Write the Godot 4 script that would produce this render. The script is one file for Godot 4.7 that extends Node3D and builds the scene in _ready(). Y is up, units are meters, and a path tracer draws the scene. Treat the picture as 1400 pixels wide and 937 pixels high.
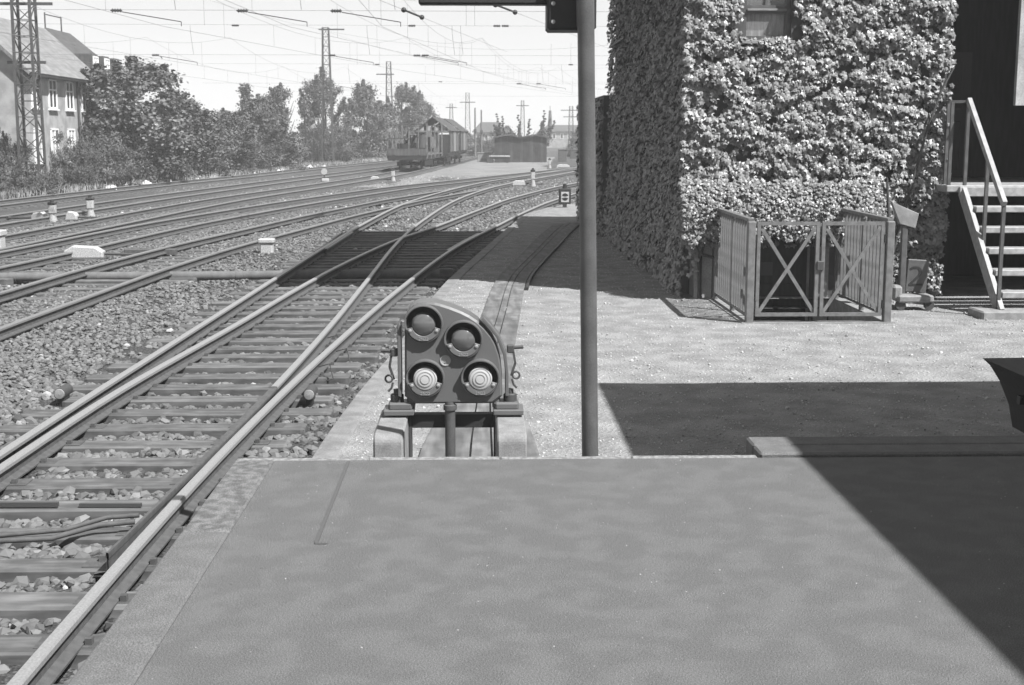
extends Node3D

# ------------------------------------------------------------------ small mesh builder
class MB:
	var st := SurfaceTool.new()
	var any := false
	func _init():
		st.begin(Mesh.PRIMITIVE_TRIANGLES)
	func tri(a: Vector3, b: Vector3, c: Vector3, na: Vector3, nb: Vector3, nc: Vector3):
		any = true
		if (b - a).cross(c - a).dot(na + nb + nc) > 0.0:
			st.set_normal(na); st.add_vertex(a)
			st.set_normal(nc); st.add_vertex(c)
			st.set_normal(nb); st.add_vertex(b)
		else:
			st.set_normal(na); st.add_vertex(a)
			st.set_normal(nb); st.add_vertex(b)
			st.set_normal(nc); st.add_vertex(c)
	func quad(a: Vector3, b: Vector3, c: Vector3, d: Vector3, n: Vector3):
		tri(a, b, c, n, n, n); tri(a, c, d, n, n, n)
	func quad_away(a: Vector3, b: Vector3, c: Vector3, d: Vector3, from: Vector3):
		var n := (b - a).cross(c - a)
		if n.length() < 1e-12: n = (c - a).cross(d - a)
		if n.length() < 1e-12: return
		n = n.normalized()
		if n.dot((a + b + c + d) * 0.25 - from) < 0.0: n = -n
		quad(a, b, c, d, n)
	func box(c: Vector3, s: Vector3, bs := Basis()):
		for ax in 3:
			for sg in [-1.0, 1.0]:
				var n := Vector3.ZERO; n[ax] = sg
				var u := Vector3.ZERO; u[(ax + 1) % 3] = s[(ax + 1) % 3] * 0.5
				var v := Vector3.ZERO; v[(ax + 2) % 3] = s[(ax + 2) % 3] * 0.5
				var m := n * s[ax] * 0.5
				quad(c + bs * (m - u - v), c + bs * (m + u - v), c + bs * (m + u + v), c + bs * (m - u + v), (bs * n).normalized())
	func span(a: Vector3, b: Vector3):
		box((a + b) * 0.5, (b - a).abs())
	func bbox(c: Vector3, s: Vector3, bv: float, bs := Basis()):   # chamfered box
		var h := s * 0.5
		for ax in 3:
			var a1 := (ax + 1) % 3
			var a2 := (ax + 2) % 3
			for sg in [-1.0, 1.0]:
				var p := []
				for q in [[-1, -1], [1, -1], [1, 1], [-1, 1]]:
					var v := Vector3.ZERO; v[ax] = sg * h[ax]; v[a1] = q[0] * (h[a1] - bv); v[a2] = q[1] * (h[a2] - bv)
					p.append(c + bs * v)
				quad_away(p[0], p[1], p[2], p[3], c)
			for s1 in [-1.0, 1.0]:
				for s2 in [-1.0, 1.0]:
					var e := []
					for q in [[0, -1], [0, 1], [1, 1], [1, -1]]:
						var v := Vector3.ZERO
						v[ax] = q[1] * (h[ax] - bv)
						v[a1] = s1 * (h[a1] - (bv if q[0] == 0 else 0.0))
						v[a2] = s2 * (h[a2] - (0.0 if q[0] == 0 else bv))
						e.append(c + bs * v)
					quad_away(e[0], e[1], e[2], e[3], c)
		for s0 in [-1.0, 1.0]:
			for s1 in [-1.0, 1.0]:
				for s2 in [-1.0, 1.0]:
					var sg := Vector3(s0, s1, s2)
					var t := []
					for ax in 3:
						var v := Vector3.ZERO
						for k in 3: v[k] = sg[k] * (h[k] - (0.0 if k == ax else bv))
						t.append(c + bs * v)
					var n := (bs * sg).normalized()
					tri(t[0], t[1], t[2], n, n, n)
	func bar(a: Vector3, b: Vector3, w: float, hgt: float, up := Vector3.UP):   # rectangular bar between two points
		var d := (b - a)
		var z := d.normalized()
		if absf(z.dot(up)) > 0.98: up = Vector3.RIGHT
		var x := up.cross(z).normalized()
		var y := z.cross(x)
		box((a + b) * 0.5, Vector3(w, hgt, d.length()), Basis(x, y, z))
	func tube(pts: Array, r, n := 8, caps := true):
		var rings := []
		var prev := Vector3.ZERO
		for i in pts.size():
			var d: Vector3
			if i == 0: d = pts[1] - pts[0]
			elif i == pts.size() - 1: d = pts[i] - pts[i - 1]
			else: d = (pts[i + 1] - pts[i]).normalized() + (pts[i] - pts[i - 1]).normalized()
			d = d.normalized()
			var u := prev
			if i == 0:
				u = d.cross(Vector3.UP if absf(d.y) < 0.9 else Vector3.RIGHT).normalized()
			u = (u - d * u.dot(d)).normalized()
			prev = u
			var v := d.cross(u)
			var rr: float = r[i] if r is Array else r
			var ring := []
			for k in n:
				var a := TAU * k / n
				var nn := u * cos(a) + v * sin(a)
				ring.append([pts[i] + nn * rr, nn])
			rings.append([ring, d, pts[i]])
		for i in pts.size() - 1:
			for k in n:
				var a = rings[i][0][k]; var b = rings[i][0][(k + 1) % n]
				var c = rings[i + 1][0][(k + 1) % n]; var e = rings[i + 1][0][k]
				tri(a[0], b[0], c[0], a[1], b[1], c[1]); tri(a[0], c[0], e[0], a[1], c[1], e[1])
		if caps:
			for q in [[0, -1.0], [pts.size() - 1, 1.0]]:
				var R = rings[q[0]]
				var nn: Vector3 = R[1] * q[1]
				for k in n: tri(R[2], R[0][k][0], R[0][(k + 1) % n][0], nn, nn, nn)
	func lathe(prof: Array, n: int, xf: Transform3D, a0 := 0.0, a1 := TAU):   # prof: Vector2(radius, height along y)
		for i in prof.size() - 1:
			var p: Vector2 = prof[i]; var q: Vector2 = prof[i + 1]
			var t := (q - p).normalized()
			for k in n:
				var A := lerpf(a0, a1, float(k) / n); var B := lerpf(a0, a1, float(k + 1) / n)
				var ca := Vector3(cos(A), 0, sin(A)); var cb := Vector3(cos(B), 0, sin(B))
				var na := (xf.basis * (ca * t.y - Vector3.UP * t.x)).normalized()
				var nb := (xf.basis * (cb * t.y - Vector3.UP * t.x)).normalized()
				var v1 := xf * (ca * p.x + Vector3.UP * p.y); var v2 := xf * (cb * p.x + Vector3.UP * p.y)
				var v3 := xf * (cb * q.x + Vector3.UP * q.y); var v4 := xf * (ca * q.x + Vector3.UP * q.y)
				if p.x > 1e-6: tri(v1, v2, v3, na, nb, nb)
				if q.x > 1e-6: tri(v1, v3, v4, na, nb, na)
	func prism(poly: PackedVector2Array, depth: float, xf: Transform3D, bev := 0.0):   # outline in XY, front face at z = 0 looking +z, body towards -z
		var n := poly.size()
		var area := 0.0
		for i in n: area += poly[i].cross(poly[(i + 1) % n])
		if area < 0.0: poly.reverse()
		var inner := PackedVector2Array()
		for i in n:
			var e1 := (poly[i] - poly[(i + n - 1) % n]).normalized(); var e2 := (poly[(i + 1) % n] - poly[i]).normalized()
			var m := (Vector2(-e1.y, e1.x) + Vector2(-e2.y, e2.x)).normalized()
			inner.append(poly[i] + m * bev)
		var tris := Geometry2D.triangulate_polygon(inner)
		var fn := (xf.basis * Vector3(0, 0, 1)).normalized()
		for i in range(0, tris.size(), 3):
			var P := []
			for k in 3: P.append(inner[tris[i + k]])
			tri(xf * Vector3(P[0].x, P[0].y, 0), xf * Vector3(P[1].x, P[1].y, 0), xf * Vector3(P[2].x, P[2].y, 0), fn, fn, fn)
			tri(xf * Vector3(P[0].x, P[0].y, -depth), xf * Vector3(P[1].x, P[1].y, -depth), xf * Vector3(P[2].x, P[2].y, -depth), -fn, -fn, -fn)
		for i in n:
			var j := (i + 1) % n
			var e := (poly[j] - poly[i]).normalized()
			var o := Vector3(e.y, -e.x, 0)
			var on := (xf.basis * o).normalized()
			quad(xf * Vector3(poly[i].x, poly[i].y, -bev), xf * Vector3(poly[j].x, poly[j].y, -bev), xf * Vector3(poly[j].x, poly[j].y, -depth + bev), xf * Vector3(poly[i].x, poly[i].y, -depth + bev), on)
			if bev > 0.0:
				var bn := (on + fn).normalized()
				quad(xf * Vector3(poly[i].x, poly[i].y, -bev), xf * Vector3(poly[j].x, poly[j].y, -bev), xf * Vector3(inner[j].x, inner[j].y, 0), xf * Vector3(inner[i].x, inner[i].y, 0), bn)
				bn = (on - fn).normalized()
				quad(xf * Vector3(poly[i].x, poly[i].y, -depth + bev), xf * Vector3(poly[j].x, poly[j].y, -depth + bev), xf * Vector3(inner[j].x, inner[j].y, -depth), xf * Vector3(inner[i].x, inner[i].y, -depth), bn)
	func mesh() -> ArrayMesh:
		return st.commit()

var rng := RandomNumberGenerator.new()
var T := {}
var M := {}
var used := {}

# ------------------------------------------------------------------ naming helpers
func numbered(n: String) -> String:
	if not used.has(n):
		used[n] = 0
		return n
	used[n] += 1
	return "%s_%03d" % [n, used[n]]

func thing(called: String, label: String, category: String, at := Vector3.ZERO, group := "") -> Node3D:
	var o := Node3D.new()
	o.name = numbered(called)
	add_child(o)
	o.position = at
	tag(o, label, category, group)
	return o

func tag(o: Node, label: String, category: String, group := ""):
	if label: o.set_meta("label", label)
	if category: o.set_meta("category", category)
	if group: o.set_meta("group", group)

func part(called: String, mesh: Mesh, mat: Material, parent: Node, at := Vector3.ZERO) -> MeshInstance3D:
	var o := MeshInstance3D.new()
	o.name = numbered(called) if parent == self else child_name(called, parent)
	o.mesh = mesh
	o.material_override = mat
	parent.add_child(o, true)
	o.position = at
	return o

func child_name(called: String, parent: Node) -> String:
	if not parent.has_node(called): return called
	var k := 1
	if parent.has_meta("_n_" + called): k = parent.get_meta("_n_" + called)
	while parent.has_node("%s_%03d" % [called, k]): k += 1
	parent.set_meta("_n_" + called, k + 1)
	return "%s_%03d" % [called, k]

func clean(n: Node):
	for m in n.get_meta_list():
		if String(m).begins_with("_n_"): n.remove_meta(m)
	for c in n.get_children(): clean(c)

func struct(called: String, mesh: Mesh, mat: Material, parent: Node = self) -> MeshInstance3D:
	var o := part(called, mesh, mat, parent)
	if parent == self: o.set_meta("kind", "structure")
	return o

func many(called: String, mesh: Mesh, mat: Material, parent: Node, xs: Array, cols := []) -> MultiMeshInstance3D:
	var mm := MultiMesh.new()
	mm.transform_format = MultiMesh.TRANSFORM_3D
	mm.use_colors = cols.size() > 0
	mm.mesh = mesh
	mm.instance_count = xs.size()
	for i in xs.size():
		mm.set_instance_transform(i, xs[i])
		if cols.size(): mm.set_instance_color(i, cols[i])
	var o := MultiMeshInstance3D.new()
	o.name = child_name(called, parent) if parent != self else numbered(called)
	o.multimesh = mm
	o.material_override = mat
	o.set_meta("kind", "stuff")
	parent.add_child(o, true)
	return o

func copy(o: Node3D, label: String, at: Vector3, group := "") -> Node3D:
	var c: Node3D = o.duplicate()
	var stem := String(o.name)
	c.name = numbered(stem)
	add_child(c)
	c.position = at
	c.set_meta("label", label)
	if group: c.set_meta("group", group)
	return c

# ------------------------------------------------------------------ textures and materials
func tex(key: String, kind: int, freq: float, octaves: int, lo: float, hi: float, w := 512, h := 512, gain := 1.0, sd := 1):
	var n := FastNoiseLite.new()
	n.noise_type = kind
	n.seed = sd
	n.frequency = freq
	n.fractal_octaves = octaves
	if octaves <= 1: n.fractal_type = FastNoiseLite.FRACTAL_NONE
	if kind == FastNoiseLite.TYPE_CELLULAR:
		n.cellular_return_type = FastNoiseLite.RETURN_DISTANCE
		n.cellular_jitter = 1.0
	var im := n.get_seamless_image(w, h)
	im.convert(Image.FORMAT_L8)
	var d := im.get_data()
	for i in d.size():
		var v := clampf((d[i] / 255.0 - 0.5) * gain + 0.5, 0.0, 1.0)
		d[i] = int(255.0 * lerpf(lo, hi, v))
	im = Image.create_from_data(w, h, false, Image.FORMAT_L8, d)
	if w != h: im.resize(maxi(w, h), maxi(w, h), Image.INTERPOLATE_CUBIC)
	T[key] = ImageTexture.create_from_image(im)

func mat(key: String, lin: float, rough: float, t := "", sc := 1.0, t2 := "", sc2 := 0.2, bump := "", bcm := 0.5, metal := 0.0, bsc := -1.0) -> StandardMaterial3D:
	var m := StandardMaterial3D.new()
	m.resource_name = key
	m.albedo_color = Color(lin, lin, lin).linear_to_srgb()
	m.roughness = rough
	m.metallic = metal
	if t:
		m.albedo_texture = T[t]
	if t or bump:
		m.uv1_triplanar = true
		m.uv1_world_triplanar = true
		m.uv1_scale = Vector3.ONE * sc
	if t2:
		m.detail_enabled = true
		m.detail_albedo = T[t2]
		m.detail_blend_mode = BaseMaterial3D.BLEND_MODE_MUL
		m.detail_uv_layer = BaseMaterial3D.DETAIL_UV_2
		m.uv2_triplanar = true
		m.uv2_world_triplanar = true
		m.uv2_scale = Vector3.ONE * sc2
	if bump:
		m.heightmap_enabled = true
		m.heightmap_texture = T[bump]
		m.heightmap_scale = bcm
	M[key] = m
	return m

func leafy(key: String, rough: float, back: float) -> StandardMaterial3D:
	var m := StandardMaterial3D.new()
	m.resource_name = key
	m.vertex_color_use_as_albedo = true
	m.roughness = rough
	m.cull_mode = BaseMaterial3D.CULL_DISABLED
	m.backlight_enabled = true
	m.backlight = Color(back, back, back)
	M[key] = m
	return m

func make_materials():
	var S := FastNoiseLite.TYPE_SIMPLEX_SMOOTH
	var C := FastNoiseLite.TYPE_CELLULAR
	tex("grain", S, 0.22, 3, 0.5, 1.0, 512, 512, 1.5, 3)
	tex("fine", S, 0.09, 4, 0.84, 1.0, 512, 512, 1.4, 5)
	tex("blotch", S, 0.012, 5, 0.84, 1.0, 512, 512, 1.7, 8)
	tex("blotch2", S, 0.03, 5, 0.74, 1.0, 512, 512, 2.2, 21)
	tex("worn", S, 0.014, 6, 0.93, 1.0, 512, 512, 3.0, 41)
	tex("streak_u", S, 0.03, 4, 0.74, 1.0, 64, 512, 1.7, 11)
	tex("streak_v", S, 0.03, 4, 0.78, 1.0, 512, 64, 1.7, 12)
	tex("smear_u", S, 0.02, 5, 0.88, 1.0, 256, 512, 2.0, 14)
	tex("pebble", C, 0.06, 1, 0.0, 1.0, 512, 512, 1.6, 15)
	tex("pebble_tone", C, 0.09, 2, 0.5, 1.0, 512, 512, 1.8, 16)
	mat("asphalt", 0.195, 0.92, "grain", 1.5, "worn", 0.6, "grain", 0.35)
	mat("coping", 0.22, 0.85, "grain", 1.2, "worn", 1.1, "fine", 0.3)
	mat("coping_worn", 0.28, 0.85, "grain", 1.2, "blotch2", 0.8)
	mat("nosing", 0.3, 0.85, "blotch2", 1.7, "fine", 3.0)
	mat("concrete", 0.24, 0.85, "fine", 1.0, "blotch", 0.6, "fine", 0.2)
	mat("concrete_pale", 0.29, 0.85, "fine", 1.6, "blotch", 0.9, "grain", 0.1)
	mat("tar", 0.09, 0.7, "fine", 2.0)
	mat("gravel", 0.45, 0.95, "grain", 0.9, "blotch", 0.3, "pebble", 1.0)
	mat("yard_gravel", 0.38, 0.95, "grain", 0.35, "blotch", 0.05)
	mat("bed", 0.115, 0.95, "pebble_tone", 0.9, "blotch", 0.16, "pebble", 2.5)
	mat("far_bed", 0.13, 0.95, "grain", 0.35, "blotch", 0.06, "pebble", 3.0)
	mat("sleeper", 0.14, 0.85, "streak_u", 0.7, "blotch", 0.7, "streak_u", 0.6)
	mat("sleeper_light", 0.17, 0.85, "streak_u", 0.6, "blotch", 0.5, "streak_u", 0.6)
	mat("plank", 0.2, 0.85, "streak_v", 0.55, "blotch", 0.5, "streak_v", 0.4)
	mat("plank_dark", 0.17, 0.85, "streak_v", 0.45, "blotch", 0.4, "streak_v", 0.4)
	mat("wood_dark", 0.045, 0.85, "streak_v", 0.3, "blotch", 0.2)
	mat("wood_wall", 0.075, 0.85, "streak_v", 0.3, "blotch", 0.2)
	mat("wood_wall_light", 0.12, 0.85, "streak_v", 0.3, "blotch", 0.2)
	mat("pipe_clay", 0.17, 0.85, "fine", 1.0, "blotch", 0.6)
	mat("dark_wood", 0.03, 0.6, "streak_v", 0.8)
	mat("rust", 0.1, 0.75, "blotch", 2.0, "fine", 4.0)
	mat("railhead", 0.3, 0.38, "fine", 1.1, "", 0.2, "", 0.0, 0.15)
	mat("railhead_dull", 0.22, 0.45, "fine", 1.0, "", 0.2, "", 0.0, 0.15)
	mat("iron", 0.06, 0.6, "fine", 2.5)
	mat("dark_iron", 0.022, 0.6, "fine", 2.5)
	mat("paint_grey", 0.115, 0.42, "fine", 2.0, "blotch", 0.8)
	mat("paint_signal", 0.125, 0.4, "fine", 5.0)
	mat("paint_signal_light", 0.15, 0.4, "fine", 5.0)
	mat("signal_letter", 0.3, 0.5)
	mat("black", 0.012, 0.7)
	mat("fence_paint", 0.19, 0.5, "fine", 2.5, "blotch", 1.2)
	mat("stair_paint", 0.38, 0.55, "fine", 2.0, "blotch", 1.2)
	mat("white_paint", 0.62, 0.6, "blotch2", 2.5, "fine", 2.0)
	mat("brick_dark", 0.07, 0.9, "blotch", 1.0)
	mat("plaster", 0.44, 0.9, "fine", 0.6, "blotch", 0.3)
	mat("house_plaster", 0.36, 0.9, "fine", 0.6, "blotch", 0.2)
	mat("house_gable", 0.4, 0.9, "fine", 0.6, "blotch", 0.2)
	mat("roof_tile", 0.26, 0.85, "streak_v", 0.35, "blotch", 0.3)
	mat("roof_dark", 0.1, 0.85, "streak_v", 0.35, "blotch", 0.3)
	mat("window_frame", 0.75, 0.6)
	mat("curtain", 0.55, 0.8, "streak_v", 1.2)
	mat("stone", 0.3, 0.9, "fine", 2.0)
	mat("bark", 0.06, 0.9, "streak_v", 1.0)
	mat("porcelain", 0.05, 0.3)
	mat("wire", 0.14, 0.6)
	mat("roofing", 0.07, 0.8, "fine", 1.0)
	var g := StandardMaterial3D.new()
	g.resource_name = "window_glass"
	g.albedo_color = Color(0.6, 0.6, 0.6, 0.25)
	g.transparency = BaseMaterial3D.TRANSPARENCY_ALPHA
	g.roughness = 0.08
	M["glass"] = g
	var ld := mat("lens_dark", 0.1, 0.12)
	ld.clearcoat_enabled = true
	ld.clearcoat = 1.0
	ld.clearcoat_roughness = 0.08
	var lw := mat("lens_white", 0.42, 0.25)
	mat("lens_ring", 0.27, 0.2)
	lw.clearcoat_enabled = true
	lw.clearcoat = 0.6
	leafy("ivy", 0.42, 0.12)
	leafy("crown", 0.75, 0.25)
	leafy("tuft", 0.8, 0.2)
	var sm := StandardMaterial3D.new()
	sm.resource_name = "ballast_stone"
	sm.vertex_color_use_as_albedo = true
	sm.roughness = 0.9
	M["stones"] = sm
	for k in 3:
		var lm := StandardMaterial3D.new()
		lm.resource_name = "ivy_leaf"
		var v: float = [0.13, 0.17, 0.21][k]
		lm.albedo_color = Color(v, v, v).linear_to_srgb()
		lm.roughness = 0.42
		lm.cull_mode = BaseMaterial3D.CULL_DISABLED
		lm.backlight_enabled = true
		lm.backlight = Color(0.12, 0.12, 0.12)
		M["leaf%d" % k] = lm

# ------------------------------------------------------------------ curves of the place (z -> x)
func curve(pts: Array, z: float) -> float:
	var n := pts.size()
	if z >= pts[0][0]: return pts[0][1] + (z - pts[0][0]) * (pts[1][1] - pts[0][1]) / (pts[1][0] - pts[0][0])
	if z <= pts[n - 1][0]: return pts[n - 1][1] + (z - pts[n - 1][0]) * (pts[n - 1][1] - pts[n - 2][1]) / (pts[n - 1][0] - pts[n - 2][0])
	for i in n - 1:
		if z <= pts[i][0] and z >= pts[i + 1][0]:
			var h: float = pts[i + 1][0] - pts[i][0]
			var t: float = (z - pts[i][0]) / h
			var m0: float = slope(pts, i) * h
			var m1: float = slope(pts, i + 1) * h
			var t2 := t * t
			var t3 := t2 * t
			return (2 * t3 - 3 * t2 + 1) * pts[i][1] + (t3 - 2 * t2 + t) * m0 + (3 * t2 - 2 * t3) * pts[i + 1][1] + (t3 - t2) * m1
	return 0.0

func slope(pts: Array, i: int) -> float:
	var a := maxi(i - 1, 0)
	var b := mini(i + 1, pts.size() - 1)
	return (pts[b][1] - pts[a][1]) / (pts[b][0] - pts[a][0])

var left_stock := [[4.0, -3.63], [-10.0, -3.62], [-14.0, -3.57], [-20.0, -3.47], [-28.5, -3.33], [-36.0, -3.16], [-47.0, -2.62], [-57.0, -1.53], [-69.0, 0.36], [-79.0, 2.7], [-99.0, 7.3], [-130.0, 16.0]]
var right_closure := [[-7.35, -2.17], [-9.3, -2.08], [-12.6, -1.96], [-16.8, -1.89], [-21.0, -1.87], [-30.0, -1.84], [-38.0, -1.58], [-50.0, -0.82], [-61.0, 0.5], [-69.0, 1.98], [-79.0, 4.25], [-99.0, 8.8], [-130.0, 17.5]]
var left_closure := [[-6.0, -3.50], [-9.2, -3.475], [-12.3, -3.40], [-16.8, -3.09], [-20.5, -2.87], [-24.5, -2.57], [-30.4, -1.92], [-34.9, -1.16], [-43.3, 0.06], [-51.6, 1.37], [-63.9, 4.05], [-80.0, 8.5]]
var right_stock := [[4.0, -2.07], [-5.5, -2.04], [-9.6, -1.96], [-14.5, -1.70], [-20.6, -1.25], [-28.2, -0.52], [-35.2, 0.48], [-42.4, 1.57], [-49.2, 2.78], [-62.0, 5.6], [-80.0, 10.2]]
var track_c := [[4.0, -7.1], [-16.0, -6.75], [-20.0, -6.6], [-24.0, -6.42], [-29.0, -5.98], [-34.3, -5.28], [-40.0, -4.5], [-45.0, -3.65], [-50.0, -2.78], [-55.0, -1.62], [-60.0, -0.5], [-66.0, 0.6]]
var track_d := [[0.0, -11.4], [-20.0, -9.95], [-28.0, -9.15], [-33.5, -8.7], [-38.0, -8.2], [-47.5, -6.68], [-55.0, -5.17], [-62.5, -3.5], [-70.0, -1.25], [-80.0, 1.75], [-90.0, 4.75], [-120.0, 13.5]]
var track_e := [[0.0, -12.4], [-20.0, -11.4], [-38.5, -10.4], [-44.0, -10.12], [-52.0, -9.45], [-64.0, -7.8], [-72.0, -6.75], [-80.0, -5.85], [-92.0, -4.9], [-108.0, -3.8], [-127.0, -2.5], [-170.0, 0.6]]
var track_f := [[0.0, -15.5], [-30.0, -14.2], [-50.0, -12.85], [-60.0, -11.85], [-66.0, -11.2], [-72.0, -10.55], [-81.0, -9.4], [-93.0, -7.9], [-110.0, -5.9], [-160.0, 0.0]]
var track_g := [[0.0, -20.5], [-40.0, -17.9], [-66.0, -15.8], [-80.0, -14.0], [-95.0, -12.55], [-110.0, -10.5], [-133.0, -7.9], [-180.0, -2.0]]
var path_left := [[0.0, -1.36], [-6.4, -1.3], [-9.84, -1.26], [-12.0, -1.16], [-14.5, -0.98], [-19.3, -0.73], [-22.7, -0.47], [-26.6, -0.07], [-33.9, 0.68], [-40.9, 1.45], [-44.2, 2.05], [-50.0, 3.2]]

var SUN := Vector3(-0.57, -1.0, -0.5)

# ==================================================================
func _ready():
	rng.seed = 77
	var cam := Camera3D.new()
	cam.name = "camera"
	cam.position = Vector3(0, 2.36, 0)
	cam.rotation_order = EULER_ORDER_YXZ
	cam.rotation_degrees = Vector3(-8.94, -1.43, 0)
	cam.fov = 29.18
	cam.near = 0.05
	cam.far = 4000
	var lensing := CameraAttributesPhysical.new()
	lensing.frustum_focal_length = 46.1
	lensing.frustum_focus_distance = 10.5
	lensing.exposure_aperture = 8.0
	lensing.frustum_near = 0.05
	lensing.frustum_far = 4000.0
	cam.attributes = lensing
	add_child(cam)
	cam.current = true
	var env := Environment.new()
	var sky := Sky.new()
	var pm := ProceduralSkyMaterial.new()
	pm.sky_top_color = Color(0.17, 0.17, 0.17).linear_to_srgb()
	pm.sky_horizon_color = Color(0.5, 0.5, 0.5).linear_to_srgb()
	pm.sky_curve = 0.25
	pm.ground_bottom_color = Color(0.15, 0.15, 0.15).linear_to_srgb()
	pm.ground_horizon_color = Color(0.3, 0.3, 0.3).linear_to_srgb()
	pm.sun_angle_max = 2.0
	sky.sky_material = pm
	env.background_mode = Environment.BG_SKY
	env.sky = sky
	env.tonemap_mode = Environment.TONE_MAPPER_LINEAR
	env.tonemap_exposure = 2.1
	env.sdfgi_enabled = true
	env.ssao_enabled = true
	env.ssil_enabled = true
	env.fog_enabled = true
	env.fog_density = 0.0013
	env.fog_light_color = Color(0.9, 0.9, 0.9)
	var we := WorldEnvironment.new()
	we.name = "environment"
	we.environment = env
	add_child(we)
	var sun := DirectionalLight3D.new()
	sun.name = "sun"
	add_child(sun)
	sun.look_at_from_position(Vector3.ZERO, SUN, Vector3.UP)
	sun.light_energy = 1.5
	sun.light_angular_distance = 0.5
	sun.light_color = Color(1.0, 1.0, 1.0)
	sun.shadow_enabled = true
	make_materials()
	build_ground()
	build_platform()
	build_tracks()
	build_path()
	build_signal_box()
	build_ivy()
	build_entrance_steps()
	build_stairwell()
	build_canopy()
	build_houses()
	build_masts_and_wires()
	build_wagons_and_shed()
	build_trees()
	build_dwarf_signal()
	build_post()
	build_small_things()
	for c in get_children(): clean(c)

# ------------------------------------------------------------------ ground
func bed_y(x: float, z: float, n: FastNoiseLite) -> float:
	var y := -0.205 + 0.03 * n.get_noise_2d(x * 3.0, z * 3.0) + 0.035 * n.get_noise_2d(x * 0.5, z * 0.5)
	var d := z + 24.0 + 0.055 * (x + 8.0)
	if z > -46.0: y += 0.035 * smoothstep(-0.2, -0.75, x - curve(left_stock, z)) * smoothstep(-2.6, -1.7, x - curve(left_stock, z))
	y -= 0.34 * exp(-pow((d - 0.3) / 0.62, 4.0))
	return y

func grid(xs_of: Callable, zs: Array, nx: int, y_of: Callable, skip: Callable) -> ArrayMesh:
	var V := PackedVector3Array()
	for z in zs:
		var xs: Array = xs_of.call(z)
		for x in xs: V.append(Vector3(x, y_of.call(x, z), z))
	var I := PackedInt32Array()
	for j in zs.size() - 1:
		for i in nx - 1:
			var a := j * nx + i
			var c := (V[a] + V[a + nx + 1]) * 0.5
			if skip.call(c.x, c.z): continue
			I.append_array([a, a + 1, a + nx, a + 1, a + nx + 1, a + nx])
	var N := PackedVector3Array()
	N.resize(V.size())
	for k in range(0, I.size(), 3):
		var nn := (V[I[k + 1]] - V[I[k]]).cross(V[I[k + 2]] - V[I[k]])
		if nn.y < 0.0:
			nn = -nn
			var s := I[k + 1]
			I[k + 1] = I[k + 2]
			I[k + 2] = s
		for q in 3: N[I[k + q]] += nn
		# front faces run clockwise
		var s2 := I[k + 1]
		I[k + 1] = I[k + 2]
		I[k + 2] = s2
	for k in N.size():
		N[k] = N[k].normalized() if N[k].length() > 0.0 else Vector3.UP
	var arr := []
	arr.resize(Mesh.ARRAY_MAX)
	arr[Mesh.ARRAY_VERTEX] = V
	arr[Mesh.ARRAY_NORMAL] = N
	arr[Mesh.ARRAY_INDEX] = I
	var m := ArrayMesh.new()
	m.add_surface_from_arrays(Mesh.PRIMITIVE_TRIANGLES, arr)
	return m

func stone_mesh(sd: int) -> ArrayMesh:
	var r := RandomNumberGenerator.new()
	r.seed = sd
	var t := (1.0 + sqrt(5.0)) / 2.0
	var v := [Vector3(-1, t, 0), Vector3(1, t, 0), Vector3(-1, -t, 0), Vector3(1, -t, 0), Vector3(0, -1, t), Vector3(0, 1, t), Vector3(0, -1, -t), Vector3(0, 1, -t), Vector3(t, 0, -1), Vector3(t, 0, 1), Vector3(-t, 0, -1), Vector3(-t, 0, 1)]
	for i in 12:
		v[i] = v[i].normalized() * r.randf_range(0.68, 1.12) * Vector3(1.15, 0.75, 0.95)
	var f := [[0, 11, 5], [0, 5, 1], [0, 1, 7], [0, 7, 10], [0, 10, 11], [1, 5, 9], [5, 11, 4], [11, 10, 2], [10, 7, 6], [7, 1, 8], [3, 9, 4], [3, 4, 2], [3, 2, 6], [3, 6, 8], [3, 8, 9], [4, 9, 5], [2, 4, 11], [6, 2, 10], [8, 6, 7], [9, 8, 1]]
	var b := MB.new()
	for q in f:
		var n: Vector3 = (v[q[1]] - v[q[0]]).cross(v[q[2]] - v[q[0]]).normalized()
		if n.dot(v[q[0]]) < 0: n = -n
		b.tri(v[q[0]], v[q[1]], v[q[2]], n, n, n)
	return b.mesh()

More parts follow.
